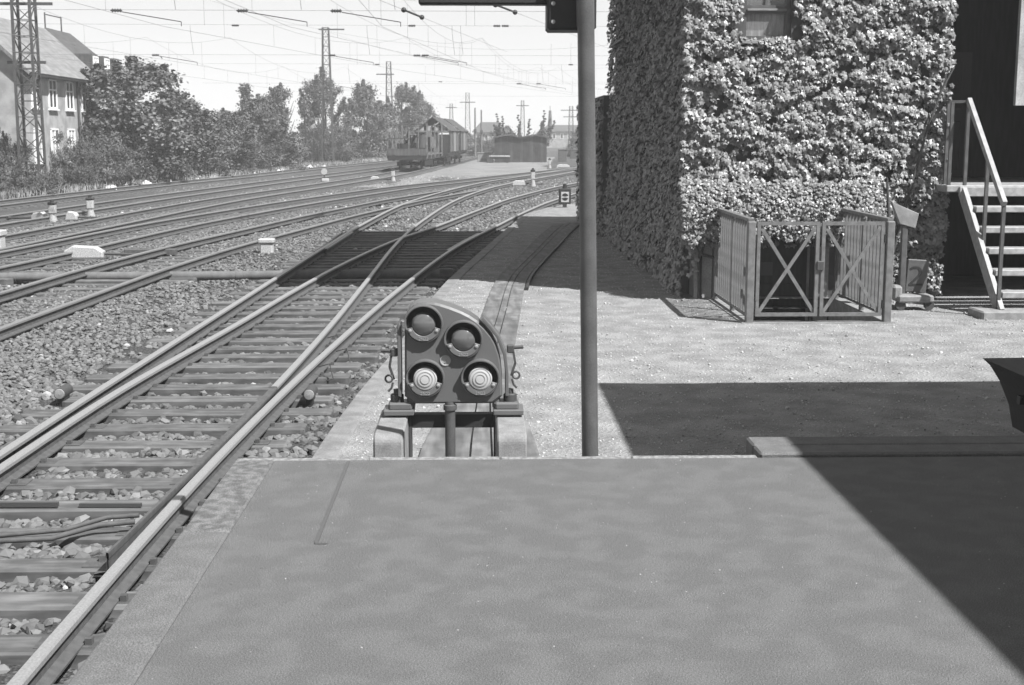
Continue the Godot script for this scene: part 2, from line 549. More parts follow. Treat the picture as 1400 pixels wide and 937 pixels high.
func build_ground():
	var n := FastNoiseLite.new()
	n.seed = 4
	n.frequency = 0.35
	# wide ground sheet, open where the near trackbed, the path and the stairwell lie
	var gx := [-1500.0, -500.0, -150.0, -60.0, -30.0, -13.0, 3.55, 5.25, 20.0, 60.0, 200.0, 600.0, 1500.0]
	var gz := [60.0, 2.0, -16.95, -19.45, -50.0, -80.0, -120.0, -180.0, -260.0, -400.0, -700.0, -1200.0, -2500.0]
	var sheet := grid(func(_z): return gx, gz, gx.size(), func(x, z): return -0.2 + (0.03 * n.get_noise_2d(x, z) if z < -60 else 0.0), func(x, z): return (x > -13.0 and x < 3.55 and z < 2.0 and z > -50.0) or (x > 3.55 and x < 5.25 and z < -16.95 and z > -19.45))
	struct("ground", sheet, M.far_bed)
	# near trackbed
	var zs := []
	var z := 2.0
	while z > -50.0:
		zs.append(z)
		z -= 0.13 if z > -32.0 else 0.3
	zs.append(-50.0)
	var nx := 96
	var xs_of := func(zz):
		var a := []
		var r := curve(path_left, zz) + 0.12
		for i in nx: a.append(lerpf(-13.0, r, pow(float(i) / (nx - 1), 0.8)))
		return a
	struct("trackbed", grid(xs_of, zs, nx, func(x, zz): return bed_y(x, zz, n), func(_x, _z): return false), M.bed)
	# loose ballast stones
	var meshes := [stone_mesh(1), stone_mesh(2), stone_mesh(3), stone_mesh(4)]
	var xs := [[], [], [], []]
	var cs := [[], [], [], []]
	var count := 0
	while count < 66000:
		var zz := -2.5 - 44.0 * pow(rng.randf(), 1.55)
		var r := curve(path_left, zz)
		var x := lerpf(maxf(-13.0, -2.2 + zz * 0.42), r + 0.02, rng.randf())
		var sz := rng.randf_range(0.018, 0.045) if rng.randf() < 0.93 else rng.randf_range(0.045, 0.062)
		if x < curve(left_stock, zz) - 0.7: sz = minf(sz, 0.036)
		var dn := n.get_noise_2d(x * 1.3 + 40.0, zz * 1.3)
		if rng.randf() > 0.62 + 0.6 * dn: continue
		if absf(zz + 24.0 + 0.055 * (x + 8.0) - 0.3) < 0.72: continue
		var ls := curve(left_stock, zz)
		var rs := curve(right_stock, zz)
		var y := bed_y(x, zz, n)
		if zz > -44.0 and x > ls - 0.65 and x < rs + 0.65:
			var k := fposmod(-zz - 2.6 + 0.31, 0.62) - 0.31
			if absf(k) < 0.15 and rng.randf() < 0.95: continue
			y -= 0.01
			if absf(x - ls) < 0.09 or absf(x - rs) < 0.09 or absf(x - curve(left_closure, zz)) < 0.08 or absf(x - curve(right_closure, zz)) < 0.08: continue
		var cx := curve(track_c, zz)
		if absf(absf(x - cx) - 0.75) < 0.08: continue
		if absf(x - cx) < 0.8: y -= 0.012
		count += 1
		var q := rng.randi() % 4
		var b := Basis.from_euler(Vector3(rng.randf_range(-0.6, 0.6), rng.randf() * TAU, rng.randf_range(-0.6, 0.6))).scaled(Vector3.ONE * sz)
		xs[q].append(Transform3D(b, Vector3(x, y + sz * rng.randf_range(0.1, 0.6), zz)))
		var v := clampf(rng.randfn(0.115, 0.03), 0.05, 0.22)
		if rng.randf() < 0.01: v = rng.randf_range(0.2, 0.36)
		cs[q].append(Color(v, v, v))
	for i in 16000:
		var zz := -30.0 - 55.0 * rng.randf()
		var x := rng.randf_range(maxf(-13.0, zz * 0.42), maxf(curve(path_left, zz), curve(right_stock, zz) + 1.0)) if zz > -48.0 else rng.randf_range(zz * 0.16 - 5.0, curve(right_stock, zz) + 1.0)
		if zz > -44.0 and x > curve(path_left, zz): continue
		var q := rng.randi() % 4
		var sz := rng.randf_range(0.03, 0.06)
		xs[q].append(Transform3D(Basis.from_euler(Vector3(rng.randf(), rng.randf() * TAU, 0)).scaled(Vector3.ONE * sz), Vector3(x, -0.2, zz)))
		var v := clampf(rng.randfn(0.14, 0.04), 0.06, 0.3)
		if rng.randf() < 0.02: v = 0.5
		cs[q].append(Color(v, v, v))
	var bal := Node3D.new()
	bal.name = "ballast"
	add_child(bal)
	bal.set_meta("kind", "stuff")
	tag(bal, "loose grey ballast stones lying between the sleepers and tracks", "ballast")
	for q in 4: many("stones", meshes[q], M.stones, bal, xs[q], cs[q])
	# pale gravel yard between the wagons and the main tracks
	var yz := []
	for i in 24: yz.append(-66.0 - i * 4.0)
	var noise2 := func(x, zz): return -0.192 + 0.02 * n.get_noise_2d(x, zz)
	struct("gravel_yard", grid(func(zz):
		var a := curve(track_e, zz) + 1.35
		var b := maxf(a + 0.1, minf(curve(track_d, zz) - 1.25, a + 9.0)) if zz > -100.0 else a + 8.0
		var o := []
		for i in 9: o.append(lerpf(a, b, i / 8.0) + (0.25 * n.get_noise_2d(zz * 2.0, i) if i == 0 or i == 8 else 0.0))
		return o, yz, 9, noise2, func(_x, _z): return false), M.yard_gravel)
	# weedy grass along the far bank
	var b := MB.new()
	for k in 14:
		var a := rng.randf() * TAU
		var o := Vector3(rng.randf_range(-0.2, 0.2), 0, rng.randf_range(-0.2, 0.2))
		var d := Vector3(cos(a), 0, sin(a))
		var w := Vector3(-d.z, 0, d.x) * 0.018
		var tip := o + d * rng.randf_range(0.03, 0.14) + Vector3.UP * rng.randf_range(0.12, 0.34)
		b.tri(o - w, o + w, tip, (d * 0.5 + Vector3.UP).normalized(), (d * 0.5 + Vector3.UP).normalized(), (d * 0.5 + Vector3.UP).normalized())
	var tuft := b.mesh()
	var gxs := []
	var gcs := []
	for i in 14000:
		var zz := rng.randf_range(-40.0, -150.0)
		var x := curve(track_g, zz) - 1.2 - absf(rng.randfn(0.0, 1.6))
		if n.get_noise_2d(x * 0.6, zz * 0.6) < -0.25: continue
		var s := rng.randf_range(0.6, 1.6)
		gxs.append(Transform3D(Basis(Vector3.UP, rng.randf() * TAU).scaled(Vector3(s * 1.3, s, s * 1.3)), Vector3(x, -0.22, zz)))
		var v := rng.randf_range(0.09, 0.24)
		gcs.append(Color(v, v, v))
	var gr := many("grass", tuft, M.tuft, self, gxs, gcs)
	tag(gr, "pale dry grass and weeds along the foot of the far bushes", "grass")
	var stx := []
	var stc := []
	for i in 260:
		var zz := rng.randf_range(-62.0, -135.0)
		var x := curve(track_g, zz) - 1.0 - rng.randf() * 1.4
		if n.get_noise_1d(zz * 0.9) < 0.0: continue
		var s := rng.randf_range(0.1, 0.35)
		stx.append(Transform3D(Basis.from_euler(Vector3(rng.randf(), rng.randf() * TAU, 0)).scaled(Vector3.ONE * s), Vector3(x, -0.12, zz)))
		var v := rng.randf_range(0.4, 0.65)
		stc.append(Color(v, v, v))
	var pr := many("rubble", meshes[0], M.stones, self, stx, stc)
	tag(pr, "pale rubble stones scattered along the bank beside the far track", "rubble")

# ------------------------------------------------------------------ platform
func build_platform():
	var b := MB.new()
	b.span(Vector3(-1.02, -0.3, -6.41), Vector3(14.0, 0.76, 8.0))
	var pl := struct("platform", b.mesh(), M.asphalt)
	# kerb stones along the track edge
	var z := -6.41
	var k := 0
	while z < 7.5:
		var s := MB.new()
		s.bbox(Vector3(-1.122, 0.235 + 0.001 * (k % 3), z + 0.6), Vector3(0.196, 1.06, 1.192), 0.008)
		struct("coping_stone", s.mesh(), M.coping_worn if k == 0 else M.coping, pl)
		z += 1.2
		k += 1
	# pale worn nosing along the end of the platform
	var x := -1.22
	k = 0
	while x < 1.35:
		var w := minf(0.66, 1.4 - x)
		var s := MB.new()
		s.bbox(Vector3(x + w * 0.5, 0.232 + 0.0015 * (k % 2), -6.437), Vector3(w - 0.006, 1.06, 0.046), 0.006)
		struct("nosing_stone", s.mesh(), M.nosing, pl)
		x += w
		k += 1
	var t := MB.new()
	t.box(Vector3(-0.652, 0.762, -5.71), Vector3(0.014, 0.006, 1.32))
	t.box(Vector3(-0.63, 0.762, -5.045), Vector3(0.05, 0.005, 0.012))
	struct("tar_joint", t.mesh(), M.tar, pl)
	var gx := []
	var gc := []
	for i in 700:
		var gz := -6.4 + 4.2 * rng.randf()
		var sz := rng.randf_range(0.0012, 0.0035)
		gx.append(Transform3D(Basis.from_euler(Vector3(rng.randf(), rng.randf() * TAU, 0)).scaled(Vector3.ONE * sz), Vector3(rng.randf_range(-1.0, 2.6), 0.7605, gz)))
		var v := rng.randf_range(0.06, 0.36)
		gc.append(Color(v, v, v))
	many("grit", stone_mesh(8), M.stones, pl, gx, gc)
	# low concrete beams beyond the edge, on the right
	var cb := thing("concrete_kerb", "low pale concrete kerb beams lying along the far edge of the platform", "kerb")
	for q in [[1.42, 3.38], [3.39, 5.6], [5.61, 9.0]]:
		for j in 2:
			var s := MB.new()
			s.bbox(Vector3((q[0] + q[1]) * 0.5, 0.49 + 0.002 * j, -6.555 - 0.182 * j), Vector3(q[1] - q[0], 0.56, 0.176), 0.01)
			part("beam", s.mesh(), M.coping, cb)

# ------------------------------------------------------------------ tracks
func rail_meshes(xof: Callable, z0: float, z1: float, y0 := 0.0, taper := 0.0) -> Array:
	var body := [Vector2(-0.035, -0.036), Vector2(-0.009, -0.048), Vector2(-0.009, -0.112), Vector2(-0.0625, -0.13), Vector2(-0.0625, -0.142), Vector2(0.0625, -0.142), Vector2(0.0625, -0.13), Vector2(0.009, -0.112), Vector2(0.009, -0.048), Vector2(0.035, -0.036)]
	var head := [Vector2(-0.035, -0.036), Vector2(-0.035, -0.012), Vector2(-0.026, -0.001), Vector2(0.0, 0.0), Vector2(0.026, -0.001), Vector2(0.035, -0.012), Vector2(0.035, -0.036)]
	var out := []
	for prof in [body, head]:
		var b := MB.new()
		var z := z0
		var prev := []
		while true:
			var x: float = xof.call(z)
			var dx: float = (xof.call(z - 0.3) - xof.call(z + 0.3)) / 0.6
			var side := Vector3(1, 0, dx).normalized()   # along -z the rail moves dx per metre
			var wdt := 1.0
			if taper > 0.0: wdt = clampf((z0 - z) / taper, 0.12, 1.0)
			var ring := []
			for p in prof:
				var px: float = p.x
				if wdt < 1.0 and absf(px) < 0.04: px = lerpf(0.03, px, wdt) if px > 0 else lerpf(0.02, px, wdt)
				ring.append(Vector3(x, y0 + p.y, z) + side * px)
			if prev.size():
				for i in prof.size() - 1:
					var n: Vector3 = (ring[i] - prev[i]).cross(prev[i + 1] - prev[i]).normalized()
					var d: Vector2 = prof[i + 1] - prof[i]
					var o := Vector3(d.y, -d.x, 0) if prof == body else Vector3(-d.y, d.x, 0)
					if n.dot(o) < 0: n = -n
					b.quad(prev[i], prev[i + 1], ring[i + 1], ring[i], n)
			prev = ring
			if z <= z1 + 1e-6: break
			z = maxf(z1, z - (0.7 if z > -50.0 else 2.0))
		out.append(b.mesh())
	return out

func add_rail(t: Node3D, xof: Callable, z0: float, z1: float, head: Material, y0 := 0.0, taper := 0.0, called := "rail"):
	var m := rail_meshes(xof, z0, z1, y0, taper)
	var r := part(called, m[0], M.rust, t)
	part("railhead", m[1], head, r)

func build_tracks():
	var tt := thing("railway_turnout", "nearest railway track with a switch splitting into two curves beside the platform", "railway track")
	add_rail(tt, func(z): return curve(left_stock, z), 3.0, -130.0, M.railhead)
	add_rail(tt, func(z): return curve(right_stock, z), 3.0, -80.0, M.railhead, -0.001)
	add_rail(tt, func(z): return curve(left_closure, z), -6.0, -80.0, M.railhead, -0.004, 3.5, "switch_blade")
	add_rail(tt, func(z): return curve(right_closure, z), -7.35, -12.4, M.rust, -0.012, 3.5, "switch_blade")
	add_rail(tt, func(z): return curve(right_closure, z), -12.4, -130.0, M.railhead, -0.007, 0.0, "closure_rail")
	# check rails either side of the frog
	add_rail(tt, func(z): return curve(left_stock, z) + 0.075, -28.0, -33.0, M.railhead_dull, -0.01, 0.0, "check_rail")
	add_rail(tt, func(z): return curve(right_stock, z) - 0.075, -27.5, -32.5, M.railhead_dull, -0.01, 0.0, "check_rail")
	# timbers under the turnout: one by one
	var i := 0
	var z := -2.6
	var plates := MB.new()
	var slm := []
	for v in 4:
		var s := MB.new()
		s.bbox(Vector3.ZERO, Vector3(1, 0.14, 0.25 + 0.012 * (v - 1.5)), 0.012)
		slm.append(s.mesh())
	while z > -35.0:
		var a := curve(left_stock, z) - rng.randf_range(0.25, 0.6)
		var b := curve(right_stock, z) + rng.randf_range(0.3, 0.5)
		b = minf(b, curve(path_left, z) - 0.06)
		if absf(z + 24.0) < 0.6:
			z -= 0.62
			continue
		var w := b - a
		if z < -36.0: w = minf(w, 4.4)
		var o := part("sleeper", slm[i % 4], [M.sleeper, M.sleeper_light, M.sleeper][i % 3], tt, Vector3(a + w * 0.5, -0.213 + rng.randf_range(-0.006, 0.006), z))
		o.scale = Vector3(w, 1, 1)
		o.rotation.y = rng.randf_range(-0.012, 0.012)
		for cv in [left_stock, right_stock, left_closure, right_closure]:
			if (cv == right_closure and z > -7.5) or (cv == left_closure and z > -6.2): continue
			var x := curve(cv, z)
			var e: float = 0.003 * ([left_stock, right_stock, left_closure, right_closure].find(cv))
			plates.box(Vector3(x, -0.1435 - 0.004 + e * 0.3, z), Vector3(0.36, 0.012, 0.16))
			for sg in [-1, 1]:
				plates.box(Vector3(x + sg * 0.085, -0.125 + e * 0.3, z + 0.03 * sg), Vector3(0.035, 0.035, 0.04))
		z -= 0.62
		i += 1
	var pp := part("base_plates", plates.mesh(), M.rust, tt)
	pp.set_meta("kind", "stuff")
	# stretcher rods near the blade tips
	var rods := MB.new()
	rods.tube([Vector3(-4.6, -0.12, -7.93), Vector3(-3.0, -0.12, -7.93), Vector3(-2.66, -0.11, -7.95), Vector3(-2.42, -0.08, -8.12), Vector3(-2.2, -0.07, -8.16)], 0.018, 8)
	rods.tube([Vector3(-4.6, -0.12, -8.05), Vector3(-3.0, -0.12, -8.05), Vector3(-2.62, -0.1, -8.1), Vector3(-2.4, -0.07, -8.26), Vector3(-2.2, -0.06, -8.27)], 0.016, 8)
	part("stretcher_rod", rods.mesh(), M.rust, tt)
	rods = MB.new()
	rods.bar(Vector3(-4.4, -0.11, -8.74), Vector3(-2.86, -0.11, -8.72), 0.03, 0.03)
	rods.bar(Vector3(-2.72, -0.12, -8.73), Vector3(-2.3, -0.12, -8.72), 0.03, 0.025)
	part("locking_rod", rods.mesh(), M.iron, tt)
	# signal wires and bonds hooked over the rails
	var loops := MB.new()
	for q in [[-14.6, -1.66], [-15.6, -1.87], [-13.6, -1.74]]:
		var p := Vector3(q[1] + 0.05, -0.03, q[0])
		loops = MB.new()
		loops.tube([p, p + Vector3(0.12, 0.03, -0.02), p + Vector3(0.16, -0.12, 0.03), p + Vector3(0.1, -0.13, 0.1)], 0.008, 6)
		part("bond_wire", loops.mesh(), M.dark_iron, tt)
	# the plain tracks to the left
	var defs := [
		["second railway track from the platform, running close beside the near switch", track_c, 2.0, -64.0, M.railhead_dull, -0.009],
		["third railway track, with bright rails curving across the whole yard", track_d, 0.0, -120.0, M.railhead_dull, -0.012],
		["siding track that carries the old goods wagons", track_e, 0.0, -150.0, M.railhead_dull, -0.015],
		["fifth railway track, merging towards the wagons beyond the white discs", track_f, 0.0, -150.0, M.railhead_dull, -0.018],
		["farthest railway track, along the foot of the bushes", track_g, 0.0, -170.0, M.railhead_dull, -0.02]]
	for d in defs:
		var t := thing("railway_track", d[0], "railway track", Vector3.ZERO, "plain tracks across the yard")
		for sg in [-1.0, 1.0]:
			var cv: Array = d[1]
			add_rail(t, func(zz): return curve(cv, zz) + sg * 0.75, d[2], d[3], d[4], d[5])
		if d[1] == track_c:
			z = -12.0
			while z > -46.0:
				var o := part("sleeper", slm[i % 4], [M.sleeper, M.sleeper_light][i % 2], t, Vector3(curve(track_c, z), -0.262 + rng.randf_range(-0.012, 0.008), z))
				o.scale = Vector3(2.5, 1, 1)
				o.rotation.y = -atan((curve(track_c, z - 0.5) - curve(track_c, z + 0.5)))
				z -= 0.64
				i += 1
		else:
			var xs := []
			z = d[2] - 8.0
			while z > -110.0:
				xs.append(Transform3D(Basis(Vector3.UP, -atan(curve(d[1], z - 0.5) - curve(d[1], z + 0.5))).scaled(Vector3(2.5, 1, 1)), Vector3(curve(d[1], z), -0.232, z)))
				z -= 0.65
			many("sleepers", slm[0], M.sleeper, t, xs)
	# the pipe that crosses under the rails
	var p := thing("crossing_pipe", "long grey pipe laid across under the tracks", "pipe")
	var xx := -12.5
	var k := 0
	while xx < -0.75:
		var e := minf(xx + 4.05, -0.72)
		var b := MB.new()
		var za := -24.0 - 0.055 * (xx + 8.0)
		var zb := -24.0 - 0.055 * (e + 8.0)
		b.tube([Vector3(xx, -0.178, za), Vector3(e - 0.02, -0.182, zb)], 0.085, 14)
		part("pipe_length", b.mesh(), M.pipe_clay, p)
		if k > 0:
			b = MB.new()
			b.tube([Vector3(xx - 0.06, -0.178, za + 0.003), Vector3(xx + 0.06, -0.178, za)], 0.095, 14)
			part("collar", b.mesh(), M.pipe_clay, p)
		xx += 4.05
		k += 1

# ------------------------------------------------------------------ gravel path, kerb, planks
func build_path():
	var n := FastNoiseLite.new()
	n.seed = 9
	n.frequency = 0.5
	var zs := []
	var z := -5.5
	while z > -16.9:
		zs.append(z); z -= 0.3
	zs.append(-16.95)
	z = -17.2
	while z > -19.4:
		zs.append(z); z -= 0.3
	zs.append(-19.45)
	z = -19.8
	while z > -50.0:
		zs.append(z); z -= 0.5
	zs.append(-50.0)
	var xs_of := func(zz):
		var a := []
		var l := curve(path_left, zz) + 0.1
		for i in 20: a.append(lerpf(l, 3.55, i / 19.0))
		for x in [4.1, 4.7, 5.25, 6.0, 7.0, 8.5, 10.0, 13.0, 18.0]: a.append(x)
		return a
	var y_of := func(x, zz):
		var y := -0.05 + 0.012 * n.get_noise_2d(x, zz) + 0.006 * n.get_noise_2d(x * 5.0, zz * 5.0)
		if zz < -40.0: y -= 0.14 * (-40.0 - zz) / 10.0
		return y
	var pit := func(x, zz): return x > 3.55 and x < 5.25 and zz < -16.95 and zz > -19.45
	var path := struct("gravel_path", grid(xs_of, zs, 29, y_of, pit), M.gravel)
	var px := []
	var pc := []
	while px.size() < 14000:
		var zz := -9.0 - 24.0 * pow(rng.randf(), 1.6)
		var x := lerpf(curve(path_left, zz) + 0.25, 8.5, rng.randf())
		if zz < -19.4 and x > 3.1: continue
		if x > 3.4 and x < 5.4 and zz < -16.75: continue
		var sz := rng.randf_range(0.004, 0.011)
		if rng.randf() < 0.02: sz = rng.randf_range(0.012, 0.024)
		px.append(Transform3D(Basis.from_euler(Vector3(rng.randf(), rng.randf() * TAU, 0)).scaled(Vector3.ONE * sz), Vector3(x, y_of.call(x, zz) + sz * 0.3, zz)))
		var v := clampf(rng.randfn(0.34, 0.08), 0.1, 0.48)
		pc.append(Color(v, v, v))
	many("pebbles", stone_mesh(6), M.stones, path, px, pc)
	# kerb stones between the path and the trackbed
	var k := 0
	z = -6.0
	while z > -46.0:
		var x0 := curve(path_left, z)
		var x1 := curve(path_left, z - 0.98)
		var b := MB.new()
		var ln := Vector2(x1 - x0, -0.98).length()
		b.bbox(Vector3((x0 + x1) * 0.5 + 0.09, -0.16 - 0.002 * (k % 3) - (0.14 * maxf(0.0, -40.0 - z) / 10.0), z - 0.49), Vector3(0.2, 0.25, ln - 0.012), 0.012, Basis(Vector3.UP, -atan2(x1 - x0, 0.98)))
		struct("kerb_stone", b.mesh(), M.concrete, path)
		z -= 1.0
		k += 1
	# plank walk: three boards side by side, in lengths
	var walk := thing("plank_walk", "narrow walkway of long weathered planks set into the gravel path", "walkway")
	var left := [[-6.6, -0.5], [-9.8, -0.46], [-12.0, -0.28], [-14.7, -0.13], [-17.0, 0.0], [-22.2, 0.31], [-26.3, 0.8], [-32.1, 1.5], [-37.0, 2.2]]
	var right := [[-6.6, 0.5], [-9.8, 0.45], [-12.0, 0.34], [-13.3, 0.34], [-15.2, 0.42], [-17.8, 0.56], [-21.9, 0.8], [-25.0, 1.17], [-28.7, 1.68], [-34.0, 2.4], [-37.0, 2.9]]
	for row in [[0.0, 0.42, 0.0], [0.43, 0.6, 1.3], [0.61, 1.0, 2.2]]:
		z = -6.6
		var first := true
		while z > -36.0:
			var e: float = z - (4.2 - (row[2] if first else 0.0))
			first = false
			e = maxf(e, -36.5)
			var b := MB.new()
			var steps := 5
			var lift := rng.randf_range(-0.003, 0.005)
			for i in steps:
				var za := lerpf(z - 0.006, e + 0.006, float(i) / steps)
				var zb := lerpf(z - 0.006, e + 0.006, float(i + 1) / steps)
				var p := []
				for q in [za, zb]:
					var l := curve(left, q)
					var r := curve(right, q)
					p.append(Vector3(lerpf(l, r, row[0]) + 0.004, -0.022 + lift, q))
					p.append(Vector3(lerpf(l, r, row[1]) - 0.004, -0.022 + lift, q))
				b.quad(p[0], p[1], p[3], p[2], Vector3.UP)
				b.quad(p[0], p[2], p[2] + Vector3.DOWN * 0.06, p[0] + Vector3.DOWN * 0.06, Vector3.LEFT)
				b.quad(p[1], p[3], p[3] + Vector3.DOWN * 0.06, p[1] + Vector3.DOWN * 0.06, Vector3.RIGHT)
				if i == 0: b.quad(p[0], p[1], p[1] + Vector3.DOWN * 0.06, p[0] + Vector3.DOWN * 0.06, Vector3.BACK)
			part("plank", b.mesh(), M.plank if rng.randf() < 0.6 else M.plank_dark, walk)
			z = e
	# narrow iron channel that edges the walk further on
	var ch := MB.new()
	var pts := []
	z = -20.6
	while z > -36.0:
		pts.append(Vector3(curve(right, z) + 0.04, -0.03, z)); z -= 1.0
	for i in pts.size() - 1: ch.bar(pts[i], pts[i + 1], 0.045, 0.05)
	part("edge_channel", ch.mesh(), M.dark_iron, walk)

# ------------------------------------------------------------------ ivy covered signal box
func build_signal_box():
	var h := thing("signal_box", "tall signal box covered in ivy, with one small window and a cellar door", "building")
	var front := -19.55
	var xl := 3.22
	var xr := 6.88
	# front wall with openings for the window (x 3.86..4.56, y 3.72..4.95) and the cellar door (x 4.05..4.95, y -1.35..0.86)
	var b := MB.new()
	b.span(Vector3(xl, 0.95, front - 0.45), Vector3(3.86, 6.4, front))
	b.span(Vector3(4.56, 0.95, front - 0.45), Vector3(xr, 6.4, front))
	b.span(Vector3(3.86, 0.95, front - 0.45), Vector3(4.56, 3.72, front))
	b.span(Vector3(3.86, 4.95, front - 0.45), Vector3(4.56, 6.4, front))
	part("wall", b.mesh(), M.brick_dark, h)
	b = MB.new()
	b.span(Vector3(xl, -0.4, front - 0.45), Vector3(3.56, 0.948, front - 0.003))
	b.span(Vector3(3.56, -1.6, front - 0.45), Vector3(4.05, 0.948, front - 0.003))
	b.span(Vector3(4.95, -1.6, front - 0.45), Vector3(5.24, 0.948, front - 0.003))
	b.span(Vector3(4.05, 0.86, front - 0.45), Vector3(4.95, 0.948, front - 0.003))
	part("plinth", b.mesh(), M.plaster, h)
	b = MB.new()
	b.span(Vector3(5.24, -0.4, front - 0.45), Vector3(xr, 0.948, front - 0.003))
	part("plinth", b.mesh(), M.brick_dark, h)
	b = MB.new()
	b.span(Vector3(xl + 0.001, -0.4, -31.5), Vector3(xl + 0.45, 6.398, front - 0.452))
	b.span(Vector3(xl + 0.45, -0.4, -31.5), Vector3(12.0, 6.398, -31.05))
	part("side_wall", b.mesh(), M.brick_dark, h)
	b = MB.new()
	b.span(Vector3(0.3, 6.4, -31.5), Vector3(12.4, 6.7, -18.9))
	part("roof", b.mesh(), M.roofing, h)
	b = MB.new()
	b.span(Vector3(2.95, -0.3, -38.0), Vector3(8.0, 3.3, -31.51))
	part("annex", b.mesh(), M.brick_dark, h)
	# window
	var w := MB.new()
	var zf := front - 0.1
	for q in [[3.86, 3.74, 3.92, 4.95], [4.5, 3.74, 4.56, 4.95], [3.92, 3.74, 4.5, 3.8], [3.92, 4.9, 4.5, 4.95], [3.92, 4.12, 4.5, 4.24], [4.19, 4.24, 4.23, 4.9]]:
		w.span(Vector3(q[0], q[1], zf - 0.06), Vector3(q[2], q[3], zf))
	var win := part("window", w.mesh(), M.paint_grey, h)
	for q in [[3.92, 3.8, 4.5, 4.12], [3.92, 4.24, 4.19, 4.9], [4.23, 4.24, 4.5, 4.9]]:
		w = MB.new()
		w.span(Vector3(q[0], q[1], zf - 0.035), Vector3(q[2], q[3], zf - 0.03))
		part("pane", w.mesh(), M.glass, win)
	w = MB.new()
	w.span(Vector3(3.93, 3.78, zf - 0.1), Vector3(4.49, 4.13, zf - 0.09))
	part("curtain", w.mesh(), M.curtain, win)
	w = MB.new()
	w.bbox(Vector3(4.21, 4.17, zf + 0.02), Vector3(0.58, 0.035, 0.05), 0.008)
	part("transom_ledge", w.mesh(), M.concrete, win)
	w = MB.new()
	w.bbox(Vector3(4.21, 3.7, front - 0.06), Vector3(0.78, 0.05, 0.34), 0.008)
	part("sill", w.mesh(), M.concrete, win)
	# cellar door
	var d := MB.new()
	var zd := front - 0.16
	d.span(Vector3(4.051, -1.35, zd - 0.05), Vector3(4.949, 0.859, zd))
	for q in [[4.13, -1.2, 4.45, -0.45], [4.53, -1.2, 4.87, -0.45], [4.13, -0.3, 4.45, 0.15], [4.53, -0.3, 4.87, 0.15]]:
		d.bbox(Vector3((q[0] + q[2]) * 0.5, (q[1] + q[3]) * 0.5, zd + 0.01), Vector3(q[2] - q[0], q[3] - q[1], 0.03), 0.012)
	var door := part("door", d.mesh(), M.dark_wood, h)
	d = MB.new()
	d.span(Vector3(4.13, 0.27, zd + 0.002), Vector3(4.43, 0.47, zd + 0.008))
	part("notice", d.mesh(), M.iron, door)
	d = MB.new()
	d.tube([Vector3(4.86, -0.35, zd), Vector3(4.86, -0.35, zd + 0.06), Vector3(4.75, -0.35, zd + 0.06)], 0.012, 6)
	part("handle", d.mesh(), M.iron, door)
	d = MB.new()
	d.span(Vector3(3.98, -1.35, front - 0.001), Vector3(4.05, 0.93, front + 0.02))
	d.span(Vector3(4.95, -1.35, front - 0.001), Vector3(5.02, 0.93, front + 0.02))
	d.span(Vector3(4.05, 0.86, front - 0.001), Vector3(4.95, 0.93, front + 0.02))
	part("door_frame", d.mesh(), M.dark_wood, h)
	# down pipes beside the corner and an iron bracket on the side wall
	for x in [3.29, 3.5]:
		var p := MB.new()
		p.tube([Vector3(x, -0.05, front + 0.06), Vector3(x, 1.15, front + 0.06)], 0.03, 10)
		part("drain_pipe", p.mesh(), M.iron, h)
	var br := MB.new()
	br.bar(Vector3(3.0, 4.35, -27.6), Vector3(3.0, 4.35, -30.6), 0.05, 0.05)
	part("iron_bracket", br.mesh(), M.dark_iron, h)

func ivy_leaf_mesh() -> ArrayMesh:
	var o := [Vector2(0, -0.55), Vector2(0.17, -0.24), Vector2(0.46, -0.2), Vector2(0.3, 0.06), Vector2(0.34, 0.36), Vector2(0.06, 0.22), Vector2(-0.06, 0.22), Vector2(-0.34, 0.36), Vector2(-0.3, 0.06), Vector2(-0.46, -0.2), Vector2(-0.17, -0.24)]
	var b := MB.new()
	var v := []
	for p in o: v.append(Vector3(p.x, p.y, -absf(p.x) * 0.32 - 0.25 * p.y * p.y))
	var c := Vector3(0, 0, 0.03)
	for i in v.size():
		var a: Vector3 = v[i]
		var d: Vector3 = v[(i + 1) % v.size()]
		var n := (a - c).cross(d - c).normalized()
		if n.z < 0: n = -n
		b.tri(c, a, d, n, n, n)
	return b.mesh()

func leaf_frame(out: Vector3, s: float, tilt: float, spread := 0.45) -> Basis:
	var n := (out + Vector3.UP * tilt + Vector3(rng.randfn(0, spread), rng.randfn(0, spread * 0.7), rng.randfn(0, spread))).normalized()
	var down := (Vector3.DOWN + Vector3(rng.randfn(0, 0.45), 0, rng.randfn(0, 0.45)))
	var y := -(down - n * down.dot(n)).normalized()
	var x := y.cross(n).normalized()
	return Basis(x, y, n).scaled(Vector3.ONE * s)

